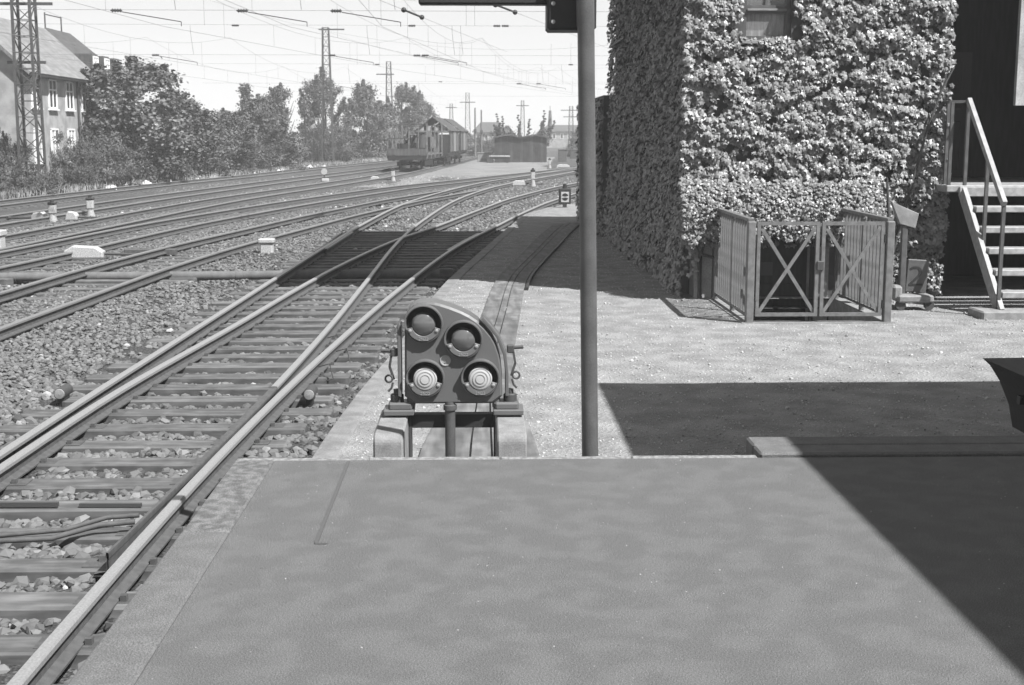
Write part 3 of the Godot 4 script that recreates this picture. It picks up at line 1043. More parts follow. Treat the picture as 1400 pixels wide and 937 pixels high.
func build_ivy():
	var iv := thing("ivy", "dense ivy covering the front and side walls of the tall building by the path", "ivy")
	var leaf := ivy_leaf_mesh()
	var n := FastNoiseLite.new()
	n.seed = 31
	n.frequency = 1.0
	var xs := []
	var cs := []
	var singles := []
	var xs2 := []
	var cs2 := []
	var front := -19.55
	# front wall
	var k := 0
	while k < 18000:
		var x := rng.randf_range(2.98, 6.93)
		var y := rng.randf_range(0.75, 6.2)
		if x > 3.82 and x < 4.58 and y > 3.76 and y < 5.05: continue
		if x > 4.5 and x < 4.72 and y > 3.7 and y < 4.1: continue
		var dn := n.get_noise_2d(x * 1.6, y * 2.2) + 0.55 * n.get_noise_2d(x * 4.2 + 9.0, y * 5.6)
		if dn < -0.28 and rng.randf() < 0.9: continue
		k += 1
		var depth := 0.06 + 0.15 * clampf(0.5 + dn, 0.0, 1.2) * rng.randf_range(0.35, 1.0)
		if y < 1.72: depth += 0.06
		var s := rng.randf_range(0.06, 0.125)
		var f := leaf_frame(Vector3(0.12, 0, 1), s, 0.5, 0.36)
		var tr := Transform3D(f, Vector3(x, y, front + depth))
		var v := clampf(rng.randfn(0.17, 0.04), 0.08, 0.3)
		if depth > 0.17 and y < 4.2 and singles.size() < 300 and rng.randf() < 0.1:
			singles.append(tr)
			continue
		xs.append(tr)
		cs.append(Color(v, v, v))
	# bushy lower skirt in front of the wall
	k = 0
	while k < 6500:
		var x := rng.randf_range(2.95, 6.2)
		var yy := rng.randf_range(0.72, 1.68)
		var low := 0.78 + 0.22 * n.get_noise_1d(x * 2.5) + (0.1 if x > 4.0 and x < 5.1 else 0.0)
		if x > 3.1 and x < 3.55: low += 0.05
		if yy < low: continue
		var bul := 0.2 + 0.36 * sqrt(clampf((1.72 - yy) / 0.45, 0.0, 1.0)) + 0.08 * n.get_noise_2d(x * 3.0, yy * 3.0)
		if x > 5.6: bul *= maxf(0.2, (6.4 - x) / 0.8)
		var depth := bul * (1.0 - 0.55 * pow(rng.randf(), 1.6))
		k += 1
		var top := clampf((yy - 1.35) / 0.35, 0.0, 1.0)
		xs.append(Transform3D(leaf_frame(Vector3(0.1, top, 1), rng.randf_range(0.045, 0.085), 0.5), Vector3(x, yy, front + depth)))
		var v := clampf(rng.randfn(0.165, 0.045), 0.06, 0.3)
		cs.append(Color(v, v, v))
	# a loose spray round the corner
	for i in 1300:
		var y := rng.randf_range(0.3, 6.2)
		if y < 0.7 and rng.randf() < 0.6: continue
		var bulge := 0.14 + 0.1 * n.get_noise_1d(y * 4.0) + (0.12 if y < 1.7 else 0.0)
		var a := rng.randf_range(0.0, PI * 0.5)
		var out := Vector3(-cos(a), 0, sin(a))
		xs.append(Transform3D(leaf_frame(out, rng.randf_range(0.05, 0.1), 0.5), Vector3(3.24, y, front - 0.02) + out * bulge * rng.randf_range(0.5, 1.05)))
		var v := rng.randf_range(0.1, 0.26)
		cs.append(Color(v, v, v))
	# side wall, in its own shade
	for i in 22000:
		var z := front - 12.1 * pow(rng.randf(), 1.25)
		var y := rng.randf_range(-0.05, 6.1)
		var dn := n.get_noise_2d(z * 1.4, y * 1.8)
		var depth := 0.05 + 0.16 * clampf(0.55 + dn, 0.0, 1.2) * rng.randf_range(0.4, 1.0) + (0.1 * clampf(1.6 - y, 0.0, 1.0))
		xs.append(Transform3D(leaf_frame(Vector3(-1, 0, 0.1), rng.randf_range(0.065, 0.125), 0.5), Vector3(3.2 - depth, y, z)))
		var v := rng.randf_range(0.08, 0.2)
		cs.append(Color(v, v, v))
	# annex side
	for i in 2500:
		var z := -31.5 - rng.randf() * 6.5
		xs.append(Transform3D(leaf_frame(Vector3(-1, 0, 0.1), 0.15, 0.5), Vector3(2.93 - rng.randf() * 0.15, rng.randf_range(-0.05, 3.2), z)))
		cs.append(Color(0.16, 0.16, 0.16))
	many("foliage", leaf, M.ivy, iv, xs, cs)
	for i in singles.size():
		var o := part("leaf", leaf, M["leaf%d" % (i % 3)], iv)
		o.transform = singles[i]
	# leaves down to the ground right of the cellar stairs
	for i in 1500:
		var x := rng.randf_range(5.5, 6.9)
		var y := rng.randf_range(0.0, 1.0)
		xs2.append(Transform3D(leaf_frame(Vector3(0.1, 0, 1), rng.randf_range(0.07, 0.13), 0.5), Vector3(x, y, front + rng.randf_range(0.04, 0.16))))
		var v := rng.randf_range(0.08, 0.2)
		cs2.append(Color(v, v, v))
	many("lower_foliage", leaf, M.ivy, iv, xs2, cs2)
	# woody stems
	for pts in [[Vector3(6.05, 0.3, front + 0.2), Vector3(6.2, 1.0, front + 0.24), Vector3(6.35, 1.6, front + 0.22), Vector3(6.55, 2.4, front + 0.2), Vector3(6.75, 3.0, front + 0.17), Vector3(6.95, 3.35, front + 0.1)],
			[Vector3(3.3, -0.05, front + 0.05), Vector3(3.26, 0.5, front + 0.12), Vector3(3.4, 1.0, front + 0.15)],
			[Vector3(3.55, 0.55, front + 0.15), Vector3(3.3, 0.62, front + 0.18), Vector3(3.15, 0.8, front + 0.2)],
			[Vector3(6.05, 0.5, front + 0.22), Vector3(6.02, 1.3, front + 0.27), Vector3(5.98, 1.75, front + 0.26)]]:
		var b := MB.new()
		var r := []
		for i in pts.size(): r.append(lerpf(0.03, 0.01, float(i) / pts.size()))
		b.tube(pts, r, 7)
		part("stem", b.mesh(), M.bark, iv)

# ------------------------------------------------------------------ entrance steps and porch on the right
func build_entrance_steps():
	var p := thing("porch", "dark entrance porch at the right end of the ivy wall, above the wooden steps", "porch")
	var b := MB.new()
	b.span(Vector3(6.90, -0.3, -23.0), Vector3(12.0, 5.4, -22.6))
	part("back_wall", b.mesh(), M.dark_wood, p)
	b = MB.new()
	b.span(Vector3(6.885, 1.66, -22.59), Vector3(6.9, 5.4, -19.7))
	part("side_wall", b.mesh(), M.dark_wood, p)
	b = MB.new()
	b.span(Vector3(6.9, 5.41, -23.0), Vector3(12.0, 5.6, -19.56))
	part("roof", b.mesh(), M.roofing, p)
	b = MB.new()
	b.span(Vector3(9.5, -0.3, -22.59), Vector3(9.9, 5.4, -19.56))
	part("wing_wall", b.mesh(), M.plaster, p)
	b = MB.new()
	b.span(Vector3(7.93, 2.8, -19.65), Vector3(9.49, 5.4, -19.56))
	part("screen", b.mesh(), M.plaster, p)
	var d := MB.new()
	d.span(Vector3(7.35, 1.66, -22.58), Vector3(8.35, 3.75, -22.53))
	d.bbox(Vector3(7.85, 2.2, -22.52), Vector3(0.7, 0.8, 0.03), 0.012)
	d.bbox(Vector3(7.85, 3.2, -22.52), Vector3(0.7, 0.8, 0.03), 0.012)
	var door := part("door", d.mesh(), M.iron, p)
	d = MB.new()
	d.tube([Vector3(7.45, 2.65, -22.52), Vector3(7.45, 2.65, -22.46), Vector3(7.57, 2.65, -22.46)], 0.012, 6)
	part("handle", d.mesh(), M.paint_grey, door)
	var s := thing("entrance_steps", "pale wooden open-riser steps with a handrail, leading up to the porch", "steps")
	b = MB.new()
	b.bbox(Vector3(8.0, 1.6, -20.7), Vector3(2.5, 0.1, 3.5), 0.012)
	part("landing", b.mesh(), M.stair_paint, s)
	b = MB.new()
	b.bbox(Vector3(8.1, 1.56, -18.93), Vector3(2.35, 0.14, 0.05), 0.008)
	part("landing_edge", b.mesh(), M.stair_paint, s)
	for x in [6.98, 9.2]:
		b = MB.new()
		b.bar(Vector3(x, 0.0, -17.32), Vector3(x, 1.55, -18.92), 0.06, 0.2)
		part("stringer", b.mesh(), M.stair_paint, s)
	for k in 5:
		b = MB.new()
		b.bbox(Vector3(8.09, 0.24 + 0.272 * k, -17.52 - 0.275 * k), Vector3(2.15, 0.085, 0.29), 0.01)
		part("tread", b.mesh(), M.stair_paint, s)
	b = MB.new()
	b.bbox(Vector3(8.0, -0.02, -17.35), Vector3(2.7, 0.16, 0.55), 0.02)
	part("foot_slab", b.mesh(), M.concrete_pale, s)
	var posts := [[Vector3(7.02, 1.65, -18.98), 1.18], [Vector3(7.02, 0.75, -18.15), 1.25], [Vector3(6.97, 0.06, -17.38), 1.4], [Vector3(6.86, 1.65, -19.35), 1.18], [Vector3(6.80, 1.65, -19.02), 1.18]]
	for q in posts:
		b = MB.new()
		b.bar(q[0], q[0] + Vector3.UP * q[1], 0.045, 0.045, Vector3.RIGHT)
		part("baluster", b.mesh(), M.paint_grey, s)
	b = MB.new()
	b.bar(Vector3(7.02, 2.86, -18.98), Vector3(6.96, 1.46, -17.34), 0.06, 0.09)
	part("handrail", b.mesh(), M.stair_paint, s)
	b = MB.new()
	b.bar(Vector3(7.05, 2.84, -18.98), Vector3(6.76, 2.84, -19.05), 0.04, 0.04)
	b.bar(Vector3(6.78, 2.84, -19.03), Vector3(6.84, 2.84, -19.6), 0.04, 0.04)
	part("top_rail", b.mesh(), M.paint_grey, s)

# ------------------------------------------------------------------ cellar stairwell with railing and gates
func build_stairwell():
	var w := MB.new()
	w.span(Vector3(3.4, -1.7, -19.45), Vector3(3.56, -0.035, -16.8))
	w.span(Vector3(5.24, -1.7, -19.45), Vector3(5.4, -0.035, -16.8))
	w.span(Vector3(3.56, -1.7, -16.96), Vector3(5.24, -0.036, -16.8))
	w.span(Vector3(3.56, -1.7, -19.55), Vector3(5.24, -1.36, -16.96))
	var pit := struct("stairwell", w.mesh(), M.concrete_pale)
	for k in 5:
		var s := MB.new()
		s.bbox(Vector3(4.4, -0.8 - 0.125 * k - 0.18, -17.1 - 0.27 * k), Vector3(1.67, 1.1 - 0.25 * k, 0.268), 0.012)
		struct("cellar_step", s.mesh(), M.concrete_pale, pit)
	var f := thing("stairwell_railing", "grey iron railing with two cross-braced gates round the cellar stairs", "railing")
	for x in [3.5, 5.3]:
		var b := MB.new()
		b.bbox(Vector3(x, 0.6, -16.86), Vector3(0.1, 1.34, 0.1), 0.01)
		part("post", b.mesh(), M.fence_paint, f)
		for z in [-18.0, -19.3]:
			b = MB.new()
			b.bbox(Vector3(x, 0.58, z), Vector3(0.06, 1.3, 0.06), 0.006)
			part("post", b.mesh(), M.fence_paint, f)
		b = MB.new()
		b.bar(Vector3(x, 1.285, -16.86), Vector3(x, 1.3, -19.4), 0.075, 0.04)
		part("top_rail", b.mesh(), M.fence_paint, f)
		b = MB.new()
		b.bar(Vector3(x, 0.05, -16.92), Vector3(x, 0.05, -19.4), 0.04, 0.035)
		part("bottom_rail", b.mesh(), M.fence_paint, f)
		for k in 15:
			var z := -17.04 - 0.155 * k
			if absf(z + 18.0) < 0.05: continue
			b = MB.new()
			b.span(Vector3(x - 0.02, 0.055, z - 0.014), Vector3(x + 0.02, 1.275, z + 0.014))
			part("baluster", b.mesh(), M.fence_paint, f)
		b = MB.new()
		var sgn := 1.0 if x < 4.4 else -1.0
		for y in [0.2, 1.05]: b.tube([Vector3(x + sgn * 0.065, y - 0.05, -16.84), Vector3(x + sgn * 0.065, y + 0.05, -16.84)], 0.018, 8)
		part("hinge", b.mesh(), M.dark_iron, f)
	for g in [[3.575, 4.385], [4.415, 5.225]]:
		var a: float = g[0]
		var c: float = g[1]
		var b := MB.new()
		b.span(Vector3(a, 0.04, -16.875), Vector3(a + 0.045, 1.265, -16.835))
		b.span(Vector3(c - 0.045, 0.04, -16.875), Vector3(c, 1.265, -16.835))
		b.span(Vector3(a + 0.045, 1.22, -16.875), Vector3(c - 0.045, 1.265, -16.835))
		b.span(Vector3(a + 0.045, 0.04, -16.875), Vector3(c - 0.045, 0.085, -16.835))
		var gate := part("gate", b.mesh(), M.fence_paint, f)
		for q in [[a + 0.03, 0.07, c - 0.03, 1.235, -16.848], [a + 0.03, 1.235, c - 0.03, 0.07, -16.864]]:
			b = MB.new()
			b.bar(Vector3(q[0], q[1], q[4]), Vector3(q[2], q[3], q[4]), 0.045, 0.014, Vector3(0, 0, 1))
			part("brace", b.mesh(), M.fence_paint, gate)
	var lk := MB.new()
	lk.bbox(Vector3(4.4, 0.7, -16.83), Vector3(0.09, 0.12, 0.05), 0.008)
	part("lock", lk.mesh(), M.iron, f)

# ------------------------------------------------------------------ the station canopy that shades the platform (out of frame, to the right)
func build_canopy():
	var c := thing("platform_canopy", "flat platform canopy on posts, standing to the right and shading the platform", "canopy")
	var b := MB.new()
	b.bbox(Vector3(8.14, 5.1, -1.05), Vector3(8.0, 0.22, 18.1), 0.02)
	part("roof", b.mesh(), M.roofing, c)
	for z in [-8.0, -2.0, 4.0]:
		b = MB.new()
		b.tube([Vector3(8.0, 0.7 if z > -6.0 else -0.1, z), Vector3(8.0, 5.0, z)], 0.11, 12)
		part("post", b.mesh(), M.paint_grey, c)

# ------------------------------------------------------------------ houses, near and far
func window_on(h: Node3D, c: Vector3, w: float, hh: float, face: Vector3, shut := false):
	var side := Vector3.UP.cross(face).normalized()
	var bs := Basis(side, Vector3.UP, face)
	var b := MB.new()
	for q in [[-w * 0.5, 0, 0.07, hh], [w * 0.5, 0, 0.07, hh], [0, hh * 0.5, w + 0.07, 0.07], [0, -hh * 0.5, w + 0.07, 0.07], [0, 0, 0.05, hh], [0, hh * 0.15, w, 0.05]]:
		b.box(c + bs * Vector3(q[0], q[1], 0.03), Vector3(q[2], q[3], 0.08 + 0.002 * absf(q[0])), bs)
	var f := part("window", b.mesh(), M.window_frame, h)
	b = MB.new()
	b.box(c + bs * Vector3(0, 0, 0.012), Vector3(w, hh, 0.01), bs)
	part("pane", b.mesh(), M.curtain if shut else M.dark_iron, f)
	b = MB.new()
	b.box(c + bs * Vector3(0, -hh * 0.5 - 0.08, 0.06), Vector3(w + 0.2, 0.06, 0.16), bs)
	part("sill", b.mesh(), M.window_frame, f)

func gable_house(h: Node3D, x0: float, x1: float, z0: float, z1: float, eave: float, ridge: float, wallm: Material, roofm: Material, over := 0.45):
	# ridge along z
	var b := MB.new()
	b.span(Vector3(x0, -0.4, z1), Vector3(x1, eave, z0))
	part("wall", b.mesh(), wallm, h)
	b = MB.new()
	var xm := (x0 + x1) * 0.5
	for z in [z0, z1]:
		var n := Vector3(0, 0, 1 if z == z0 else -1)
		b.tri(Vector3(x0, eave, z), Vector3(x1, eave, z), Vector3(xm, ridge - 0.06, z), n, n, n)
	part("gable", b.mesh(), wallm, h)
	for sg in [-1.0, 1.0]:
		b = MB.new()
		var e: float = x1 if sg > 0 else x0
		var k := (ridge - eave) / absf(e - xm)
		b.bar(Vector3(xm, ridge, (z0 + z1) * 0.5), Vector3(e + sg * over, eave - k * over, (z0 + z1) * 0.5), absf(z0 - z1) + over * 1.6, 0.14)
		part("roof", b.mesh(), roofm, h)

func hip_house(h: Node3D, x0: float, x1: float, z0: float, z1: float, eave: float, ridge: float, wallm: Material, roofm: Material):
	var b := MB.new()
	b.span(Vector3(x0, -0.4, z1), Vector3(x1, eave, z0))
	part("wall", b.mesh(), wallm, h)
	b = MB.new()
	var o := 0.5
	var xm := (x0 + x1) * 0.5
	var c := Vector3(xm, eave - 1.0, (z0 + z1) * 0.5)
	var a := Vector3(x0 - o, eave - 0.25, z0 + o)
	var d := Vector3(x1 + o, eave - 0.25, z0 + o)
	var e := Vector3(x1 + o, eave - 0.25, z1 - o)
	var f := Vector3(x0 - o, eave - 0.25, z1 - o)
	var r1 := Vector3(xm, ridge, z0 - 0.4)
	var r2 := Vector3(xm, ridge, z1 + 2.6)
	b.quad_away(d, e, r2, r1, c)
	b.quad_away(f, a, r1, r2, c)
	b.quad_away(a, d, r1, r1, c)
	b.quad_away(e, f, r2, r2, c)
	b.quad_away(a, d, e, f, c + Vector3.UP * 9)
	part("roof", b.mesh(), roofm, h)

func build_houses():
	var h := thing("house", "plain plastered house behind the near lattice mast, with a pale tiled roof", "house", Vector3.ZERO, "houses beyond the tracks")
	gable_house(h, -25.3, -20.23, -60.0, -71.0, 5.5, 7.85, M.house_gable, M.roof_tile)
	for z in [-61.6, -64.0, -66.6, -69.2]:
		window_on(h, Vector3(-20.23, 4.3, z), 1.1, 1.3, Vector3.RIGHT)
		window_on(h, Vector3(-20.23, 1.9, z), 1.0, 1.5, Vector3.RIGHT, true)
	var b := MB.new()
	b.tube([Vector3(-20.16, -0.2, -67.9), Vector3(-20.16, 5.1, -67.9)], 0.06, 8)
	part("down_pipe", b.mesh(), M.iron, h)
	b = MB.new()
	b.bbox(Vector3(-22.9, 8.0, -62.0), Vector3(0.6, 1.0, 0.6), 0.03)
	part("chimney", b.mesh(), M.brick_dark, h)
	b = MB.new()
	b.span(Vector3(-19.89, 5.0, -71.3), Vector3(-19.77, 5.12, -59.7))
	part("gutter", b.mesh(), M.dark_iron, h)
	h = thing("house", "taller house with a dark steep roof and dormers, behind the pale-roofed house", "house", Vector3.ZERO, "houses beyond the tracks")
	hip_house(h, -25.2, -21.3, -72.6, -80.0, 5.8, 8.1, M.house_plaster, M.roof_dark)
	for z in [-74.0, -76.2, -78.4]:
		b = MB.new()
		b.span(Vector3(-22.3, 5.6, z - 0.55), Vector3(-20.95, 6.75, z + 0.55))
		var dm := part("dormer", b.mesh(), M.roof_dark, h)
		window_on(dm, Vector3(-20.95, 6.2, z), 0.8, 0.8, Vector3.RIGHT, true)
		window_on(h, Vector3(-21.3, 4.5, z), 1.0, 1.2, Vector3.RIGHT, true)
	b = MB.new()
	b.span(Vector3(-21.29, 5.5, -80.4), Vector3(-20.6, 5.62, -72.6))
	part("eave_soffit", b.mesh(), M.window_frame, h)
	b = MB.new()
	for q in [[-23.3, -73.2], [-23.3, -76.0]]: b.tube([Vector3(q[0], 7.9, q[1]), Vector3(q[0], 8.9, q[1])], 0.04, 6)
	b.bar(Vector3(-23.3, 8.8, -73.2), Vector3(-23.3, 8.85, -76.0), 0.05, 0.05)
	part("aerial", b.mesh(), M.iron, h)
	# far roofs beyond the yard
	var far := [
		["low far house with a hipped grey roof, left of the shed's bush", -1.0, 5.4, -262.0, -270.0, 3.0, 5.0, M.house_plaster],
		["small white-gabled far house just above the left end of the shed", 4.2, 6.4, -246.0, -252.0, 2.6, 4.2, M.plaster],
		["long far building with a flat dark roof and rows of windows, right of the shed", 13.5, 27.0, -282.0, -294.0, 3.2, 4.6, M.house_plaster],
		["far grey house whose roof ends behind the ivy building", 27.6, 34.0, -280.0, -290.0, 3.4, 5.2, M.house_plaster]]
	for q in far:
		h = thing("house", q[0], "house", Vector3.ZERO, "far houses on the horizon")
		b = MB.new()
		b.span(Vector3(q[1], -0.4, q[4]), Vector3(q[2], q[5], q[3]))
		part("wall", b.mesh(), q[7], h)
		b = MB.new()
		var a := Vector3(q[1] - 0.4, q[5], q[3] + 0.4)
		var c := Vector3(q[2] + 0.4, q[5], q[3] + 0.4)
		var e := Vector3(q[2] + 0.4, q[5], q[4] - 0.4)
		var g := Vector3(q[1] - 0.4, q[5], q[4] - 0.4)
		var r1 := Vector3(q[1] + 1.4, q[6], (q[3] + q[4]) * 0.5)
		var r2 := Vector3(q[2] - 1.4, q[6], (q[3] + q[4]) * 0.5)
		var o := Vector3((q[1] + q[2]) * 0.5, q[5] - 1.0, (q[3] + q[4]) * 0.5)
		b.quad_away(a, c, r2, r1, o)
		b.quad_away(e, g, r1, r2, o)
		b.quad_away(a, r1, g, g, o)
		b.quad_away(c, r2, e, e, o)
		b.quad_away(a, c, e, g, o + Vector3.UP * 9)
		part("roof", b.mesh(), M.roof_dark, h)
		var nn := int((q[2] - q[1]) / 1.6)
		for i in nn:
			b = MB.new()
			b.box(Vector3(q[1] + 0.9 + 1.6 * i, q[5] - 1.0, q[3] + 0.02), Vector3(0.7, 1.1, 0.08))
			var wn := part("window", b.mesh(), M.window_frame, h)
			b = MB.new()
			b.box(Vector3(q[1] + 0.9 + 1.6 * i, q[5] - 1.0, q[3] + 0.065), Vector3(0.5, 0.9, 0.02))
			part("pane", b.mesh(), M.dark_iron, wn)
	var ch := thing("factory_chimney", "slim far chimney rising above the long building right of the shed", "chimney", Vector3(15.2, 0, -284))
	b = MB.new()
	b.tube([Vector3(0, 0, 0), Vector3(0, 5.5, 0), Vector3(0, 7.6, 0)], [0.6, 0.4, 0.28], 12)
	part("stack", b.mesh(), M.brick_dark, ch)
	b = MB.new()
	b.tube([Vector3(0, 7.6, 0), Vector3(0, 8.6, 0)], 0.06, 6)
	part("mast", b.mesh(), M.iron, ch)

# ------------------------------------------------------------------ catenary
func lattice_mast(label: String, at: Vector3, hgt: float, w0: float, w1: float, arms: Array):
	var m := thing("lattice_mast", label, "catenary mast", at, "lattice masts carrying the overhead wires")
	for sx in [-1.0, 1.0]:
		for sz in [-1.0, 1.0]:
			var b := MB.new()
			b.bar(Vector3(sx * w0 * 0.5, 0, sz * w0 * 0.5), Vector3(sx * w1 * 0.5, hgt, sz * w1 * 0.5), 0.1, 0.1, Vector3.RIGHT)
			part("leg", b.mesh(), M.iron, m)
	var b := MB.new()
	var k := int(hgt / (w0 * 0.8))
	for i in k:
		var ya := hgt * i / k
		var yb := hgt * (i + 1) / k
		var wa := lerpf(w0, w1, float(i) / k) * 0.5
		var wb := lerpf(w0, w1, float(i + 1) / k) * 0.5
		for f in 4:
			var rot := Basis(Vector3.UP, f * PI / 2)
			var s := 1.0 if (i + f) % 2 == 0 else -1.0
			b.bar(rot * Vector3(-s * wa, ya, wa), rot * Vector3(s * wb, yb, wb), 0.05, 0.03)
			b.bar(rot * Vector3(-wb, yb, wb + 0.002 * f), rot * Vector3(wb, yb, wb + 0.002 * f), 0.045, 0.03)
	part("lattice", b.mesh(), M.iron, m)
	for a in arms:
		b = MB.new()
		b.bar(Vector3(a[0], a[2], 0), Vector3(a[1], a[2], 0), 0.1, 0.12)
		part("cross_arm", b.mesh(), M.iron, m)
	b = MB.new()
	b.bbox(Vector3(0, 0.0, 0), Vector3(w0 + 0.5, 0.5, w0 + 0.5), 0.05)
	part("footing", b.mesh(), M.concrete, m)

func sag(a: Vector3, b: Vector3, s: float, n := 10) -> Array:
	var o := []
	for i in n + 1:
		var t := float(i) / n
		o.append(a.lerp(b, t) - Vector3.UP * s * 4.0 * t * (1.0 - t))
	return o

func build_masts_and_wires():
	lattice_mast("tall near lattice mast standing in front of the plastered house", Vector3(-19.0, -0.2, -57.0), 14.0, 0.82, 0.66, [[-1.2, 1.2, 8.0], [-0.8, 0.8, 5.6]])
	lattice_mast("lattice mast rising from the bushes left of the goods wagons", Vector3(-13.1, -0.2, -116.0), 11.7, 0.95, 0.5, [[-0.6, 1.6, 11.55], [-1.8, 0.4, 5.6]])
	lattice_mast("slim lattice mast between the trees just left of the wagons", Vector3(-10.15, -0.2, -152.0), 10.8, 0.95, 0.45, [[-1.4, 0.6, 9.4]])
	lattice_mast("far thin mast standing right behind the covered wagon", Vector3(-1.7, -0.2, -205.0), 9.0, 0.9, 0.5, [[-1.2, 1.2, 7.6]])
	lattice_mast("far thin mast above the roof of the covered wagon", Vector3(-4.4, -0.2, -215.0), 7.6, 0.8, 0.4, [[-0.9, 0.9, 7.0]])
	lattice_mast("far thin mast rising behind the bush at the shed", Vector3(6.9, -0.2, -210.0), 8.0, 0.8, 0.4, [[-1.0, 1.0, 7.2]])
	lattice_mast("far mast with a wide cross arm close to the pole's left edge", Vector3(14.2, -0.2, -205.0), 7.0, 0.8, 0.5, [[-1.6, 1.6, 6.4], [-1.2, 1.2, 5.4]])
	lattice_mast("lattice mast hidden behind the ivy building, at the right end of the cross wires", Vector3(13.5, -0.2, -37.0), 12.0, 0.9, 0.6, [])
	# slender timber poles by the wagons
	for q in [["pale slender pole left of the two by the wagons' far end", -0.4, -148.0, 5.6], ["pale slender pole right of its twin by the wagons' far end", 0.3, -150.0, 5.4]]:
		var t := thing("timber_pole", q[0], "pole", Vector3(q[1], -0.2, q[2]), "slender poles by the wagons")
		var b := MB.new()
		b.tube([Vector3.ZERO, Vector3(0, q[3], 0)], [0.12, 0.08], 8)
		part("shaft", b.mesh(), M.plank, t)
		b = MB.new()
		b.bbox(Vector3(0, q[3] * 0.55, 0.12), Vector3(0.3, 0.4, 0.12), 0.02)
		part("box", b.mesh(), M.iron, t)
	# wires over each track
	var sup := [14.0, -10.0, -37.0, -62.0, -88.0, -116.0, -152.0, -205.0]
	var runs := [
		["overhead wires above the nearest track, curving away with its left rails", left_stock, 0.75, -130.0],
		["overhead wires above the second track from the platform", track_c, 0.0, -64.0],
		["overhead wires above the third track with the bright rails", track_d, 0.0, -116.0],
		["overhead wires above the fifth track near the bushes", track_f, 0.0, -152.0],
		["overhead wires above the farthest track along the bushes", track_g, 0.75, -152.0]]
	for q in runs:
		var t := thing("overhead_wire", q[0], "overhead wire", Vector3.ZERO, "overhead wires along the tracks")
		var con := MB.new()
		var mes := MB.new()
		var drp := MB.new()
		for i in sup.size() - 1:
			if sup[i + 1] < q[3] - 30.0: break
			var o: float = q[2]
			var a := Vector3(curve(q[1], sup[i]) + o + (0.25 if i % 2 else -0.25), 5.3, sup[i])
			var c := Vector3(curve(q[1], sup[i + 1]) + o + (-0.25 if i % 2 else 0.25), 5.3, sup[i + 1])
			var up := sag(a + Vector3.UP * 1.5, c + Vector3.UP * 1.5, 0.9, 12)
			con.tube([a, c], 0.005, 5, false)
			mes.tube(up, 0.0045, 5, false)
			for k in [2, 4, 6, 8, 10]:
				drp.tube([a.lerp(c, k / 12.0), up[k]], 0.0035, 4, false)
		part("contact_wire", con.mesh(), M.wire, t)
		part("messenger_wire", mes.mesh(), M.wire, t)
		part("dropper", drp.mesh(), M.wire, t)
	# spans across the tracks
	var spans := [
		["nearest set of wires and arms spanning across all the tracks", Vector3(-17.5, 0, -37.0), 13.5, [[left_stock, 0.75], [track_c, 0.0], [track_d, 0.0], [track_f, 0.0]]],
		["second set of cross wires, starting at the near lattice mast", Vector3(-19.5, 0, -57.2), 20.0, [[left_stock, 0.75], [track_c, 0.0], [track_d, 0.0], [track_f, 0.0]]],
		["third set of cross wires, level with the middle trees", Vector3(-18.0, 0, -88.0), 22.0, [[left_stock, 0.75], [track_d, 0.0], [track_f, 0.0]]],
		["farthest set of cross wires, starting at the mast left of the wagons", Vector3(-13.1, 0, -116.0), 24.0, [[left_stock, 0.75], [track_d, 0.0], [track_f, 0.0]]]]
	for q in spans:
		var t := thing("cross_span", q[0], "cross wires", Vector3.ZERO, "wires spanning across the tracks")
		var a: Vector3 = q[1]
		var z := a.z
		var b := MB.new()
		b.tube([Vector3(a.x, 5.75, z), Vector3(q[2], 5.7, z)], 0.005, 5, false)
		b.tube([Vector3(a.x, 7.0, z + 0.02), Vector3(q[2], 6.9, z + 0.02)], 0.005, 5, false)
		part("span_wire", b.mesh(), M.wire, t)
		b = MB.new()
		var top := sag(Vector3(a.x, 11.2, z - 0.03), Vector3(q[2], 11.0, z - 0.03), 3.2, 14)
		b.tube(top, 0.006, 5, false)
		part("head_wire", b.mesh(), M.wire, t)
		for cv in q[3]:
			var x: float = curve(cv[0], z) + cv[1]
			b = MB.new()
			b.tube([Vector3(x - 1.35, 5.68, z + 0.05), Vector3(x + 0.25, 5.42, z + 0.05)], 0.014, 6)
			b.tube([Vector3(x + 0.25, 5.42, z + 0.05), Vector3(x + 0.25, 5.3, z + 0.05)], 0.011, 6)
			part("pull_off_arm", b.mesh(), M.iron, t)
			for off in [-1.5, 1.9]:
				b = MB.new()
				var prof := [Vector2(0.0, -0.16)]
				for k in 4:
					prof.append(Vector2(0.03, -0.13 + 0.07 * k)); prof.append(Vector2(0.06, -0.105 + 0.07 * k)); prof.append(Vector2(0.03, -0.08 + 0.07 * k))
				prof.append(Vector2(0.0, 0.18))
				b.lathe(prof, 8, Transform3D(Basis(Vector3(0, 0, 1), PI / 2), Vector3(x + off, 5.72 if off < 0 else 6.95, z)))
				part("insulator", b.mesh(), M.porcelain, t)
			b = MB.new()
			b.tube([Vector3(x, 6.95, z), Vector3(x, 6.7, z), Vector3(x + 0.1, 5.75, z)], 0.008, 5)
			b.tube([Vector3(x + 0.6, 6.95, z), Vector3(x + 0.6, 8.3, z)], 0.007, 5)
			part("hanger", b.mesh(), M.wire, t)
